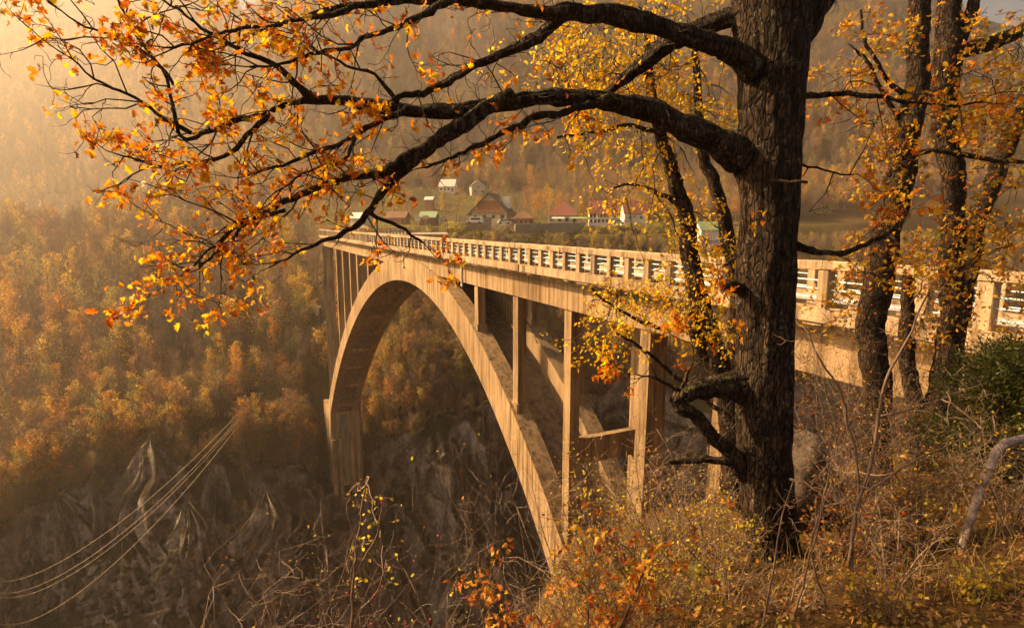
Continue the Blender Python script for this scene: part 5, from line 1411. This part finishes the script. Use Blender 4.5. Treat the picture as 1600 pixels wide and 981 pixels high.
# evergreen bush
def evergreen():
    rng = np.random.default_rng(311); b = base_at(1535, 6.3); o = empty('juniper_bush', tuple(b)); tag(o, 'dense dark green juniper bush below the end of the bridge parapet', 'bush')
    tw = MB(); pos = []; dirs = []
    top = at(1550, 520, 6.3)[2]; H = top - b[2]
    for i in range(5):
        a = rng.uniform(0, 6.28); m = MB(); q = b + np.array([math.cos(a) * .15, math.sin(a) * .15, -.1]); e = b + np.array([math.cos(a) * .55, math.sin(a) * .4, H * rng.uniform(.75, 1)])
        m.tube([q, (q + e) / 2 + rng.normal(0, .06, 3), e], [.035, .025, .008], 6); m.build('stem', 'bark', o, True)
        for j in range(52):
            f = rng.uniform(.03, 1); c = q + (e - q) * f; aa = rng.uniform(0, 6.28); L = .98 * (1.1 - .7 * f) * rng.uniform(.6, 1.1)
            d = np.array([math.cos(aa), math.sin(aa), .55]); d /= np.linalg.norm(d)
            pts = np.array([c, c + d * L * .5 + [0, 0, -.02], c + d * L + [0, 0, .05 * L]]); tw.tube(pts, [.006, .004, .002], 3, cap=False)
            n = 150; u = rng.random(n) ** .7; pos.append(c + d * L * u[:, None] + rng.normal(0, .055, (n, 3))); dirs.append(np.tile(d, (n, 1)) + rng.normal(0, .55, (n, 3)))
    tag(tw.build('twigs', 'twig_dark', o), kind='stuff')
    pos = np.concatenate(pos); y = np.concatenate(dirs); y /= np.linalg.norm(y, axis=1)[:, None]; r = rng.normal(size=y.shape); x = np.cross(y, r); x /= np.linalg.norm(x, axis=1)[:, None]
    rot = np.stack([x * .35, y, np.cross(x, y)], -1); n = len(pos)
    lf = leaf_mesh('needles', KITE, pos, rot, rng.uniform(.04, .09, n), palette(n, rng, [(.07, .09, .02), (.11, .12, .03), (.045, .06, .015), (.18, .16, .04)], [3, 2, 2, 1], .3), 'needle', o)
    lf.location = -Vector(o.location); tag(lf, kind='stuff')
evergreen()
# drain pipe coming off the abutment
m = MB(); P, rad = px_poly([(1488, 892, 13), (1505, 845, 13), (1522, 795, 13), (1540, 745, 13), (1555, 706, 13), (1566, 694, 14), (1585, 688, 14), (1620, 682, 15), (1680, 672, 15)], 4.6, 5.0)
o = empty('drain_pipe', tuple(P[0])); tag(o, 'pale weathered drain pipe bent down the bank beside the juniper', 'pipe')
Q, r = resample(P, rad, .05); m.tube(Q, r, 14, cap=False); m.tube(Q, r * .86, 14, cap=False); m.build('pipe', 'pipe_pale', o, True)
for j in (int(len(Q) * .46), int(len(Q) * .60)):
    m = MB(); m.tube([Q[j], (Q[j] + Q[j + 1]) / 2, Q[j + 1]], r[j] * 1.16, 14); m.build('pipe_collar', 'pipe_pale', o, True)
# boulders
def boulder(x, y, Y, w, h, d, seed, label, mat='boulder_stone'):
    c = at(x, y, Y); a = np.linspace(0, 2 * math.pi, 49); v = np.linspace(0, math.pi, 30); A, V = np.meshgrid(a, v)
    n0 = fbm(np.cos(A) * np.sin(V) * 1.3 + seed, np.sin(A) * np.sin(V) * 1.3, np.cos(V) * 1.3, seed=seed, o=5)
    rr = 1 + .30 * n0
    P = np.stack([pxsize(w, Y) / 2 * rr * np.sin(V) * np.cos(A), d * rr * np.sin(V) * np.sin(A), pxsize(h, Y) / 2 * rr * np.cos(V)], -1)
    g = grid_mesh('boulder', P, mat); g.location = c; return tag(g, label, 'boulder')
boulder(1262, 760, 6.1, 92, 150, .35, 5, 'rounded grey boulder resting against the oak trunk')
boulder(1096, 912, 4.9, 46, 60, .18, 8, 'small mossy boulder among dry grass left of the oak foot', 'moss')
boulder(1150, 885, 5.4, 40, 34, .16, 11, 'flat mossy stone against the foot of the oak', 'moss')
# leaf litter and dry grass
rng = np.random.default_rng(400)
n = 56000; X = rng.uniform(-.5, 11, n); Yy = 1.6 + 13 * rng.random(n) ** 1.9
s_ = D3[0] * X + D3[1] * Yy; t_ = N3[0] * X + N3[1] * Yy - LAT; zz = z_near(s_, t_)
ok = t_ < -.3
X, Yy, zz = X[ok], Yy[ok], zz[ok]; n = len(X)
pos = np.stack([X, Yy, zz + rng.uniform(.004, .03, n)], 1)
up = rng.normal(0, .45, (n, 3)); up[:, 2] = 1; up /= np.linalg.norm(up, axis=1)[:, None]; y = rng.normal(size=(n, 3)); x = np.cross(y, up); x /= np.linalg.norm(x, axis=1)[:, None]
rot = np.stack([x, np.cross(up, x), up], -1)
lf = leaf_mesh('leaf_litter', KITE, pos, rot, rng.uniform(.02, .065, n), palette(n, rng, [(.20, .09, .035), (.28, .14, .045), (.12, .06, .025), (.36, .22, .06), (.45, .34, .08)], [4, 3, 4, 1.5, .8], .35), 'litter'); tag(lf, kind='stuff')
n = 26000; X = rng.uniform(-.6, 10.5, n); Yy = 2.6 + 9.0 * rng.random(n)
dens = fbm(X * .9, Yy * .9, seed=61, o=3) + .25 * (X < 2.2) - .10 * (X > 3)
ok = (dens > .05); X, Yy = X[ok], Yy[ok]; n = len(X)
s_ = D3[0] * X + D3[1] * Yy; t_ = N3[0] * X + N3[1] * Yy - LAT; zz = z_near(s_, t_)
pos = np.stack([X, Yy, zz - .01], 1)
y = rng.normal(0, .45, (n, 3)); y[:, 2] = 1; y /= np.linalg.norm(y, axis=1)[:, None]; r = rng.normal(size=(n, 3)); x = np.cross(y, r); x /= np.linalg.norm(x, axis=1)[:, None]
BL_ = (np.array([(-.018, 0, 0), (.018, 0, 0), (.012, .5, .06), (0, 1, .24), (-.012, .5, .06)]), [(0, 1, 2, 4), (4, 2, 3, 3)])
BL_ = (BL_[0], [(0, 1, 2, 4)] ) if False else (np.array([(-.009, 0, 0), (.009, 0, 0), (.006, .6, .12), (-.006, .6, .12), (0, 1, .36)]), [(0, 1, 2), (0, 2, 3), (3, 2, 4)])
lf = leaf_mesh('dry_grass', BL_, pos, np.stack([x, y, np.cross(x, y)], -1), rng.uniform(.12, .36, n), palette(n, rng, [(.28, .19, .08), (.20, .13, .05), (.18, .16, .05), (.36, .26, .11)], [3, 3, 1.5, 1], .3), 'litter'); tag(lf, kind='stuff')

# low leafy growth over the bank
n = 15000; X = rng.uniform(.2, 10.5, n); Yy = 2.4 + 9 * rng.random(n) ** 1.3
dens = fbm(X * 1.3 + 20, Yy * 1.3, seed=65, o=3); ok = dens > .10; X, Yy = X[ok], Yy[ok]; n = len(X)
s_ = D3[0] * X + D3[1] * Yy; t_ = N3[0] * X + N3[1] * Yy - LAT; zz = z_near(s_, t_)
pos = np.stack([X, Yy, zz + .02 + .30 * rng.random(n) ** 1.6 * np.clip(dens[ok] * 2.2, .2, 1)], 1)
lf = leaf_mesh('ground_cover', OVAL, pos, rots(n, rng, -.2), rng.uniform(.02, .05, n), palette(n, rng, [(.30, .24, .05), (.42, .30, .06), (.22, .20, .05), (.34, .15, .04)], [3, 2, 3, 2], .35), 'leaf'); tag(lf, kind='stuff')
HAZE = .0007
# ================================================================== haze
hz = MB(); hz.box(-1300, 1100, -250, 1400, -119.5, 395)
t = NT('haze'); pv = t.n('VolumePrincipled')
pv.inputs['Color'].default_value = (.96, .90, .80, 1)
pv.inputs['Density'].default_value = HAZE
pv.inputs['Anisotropy'].default_value = .74
t.l(pv.outputs[0], t.out.inputs['Volume']); MATS['haze'] = t.m
haze = hz.build('haze', 'haze'); tag(haze, kind='stuff')
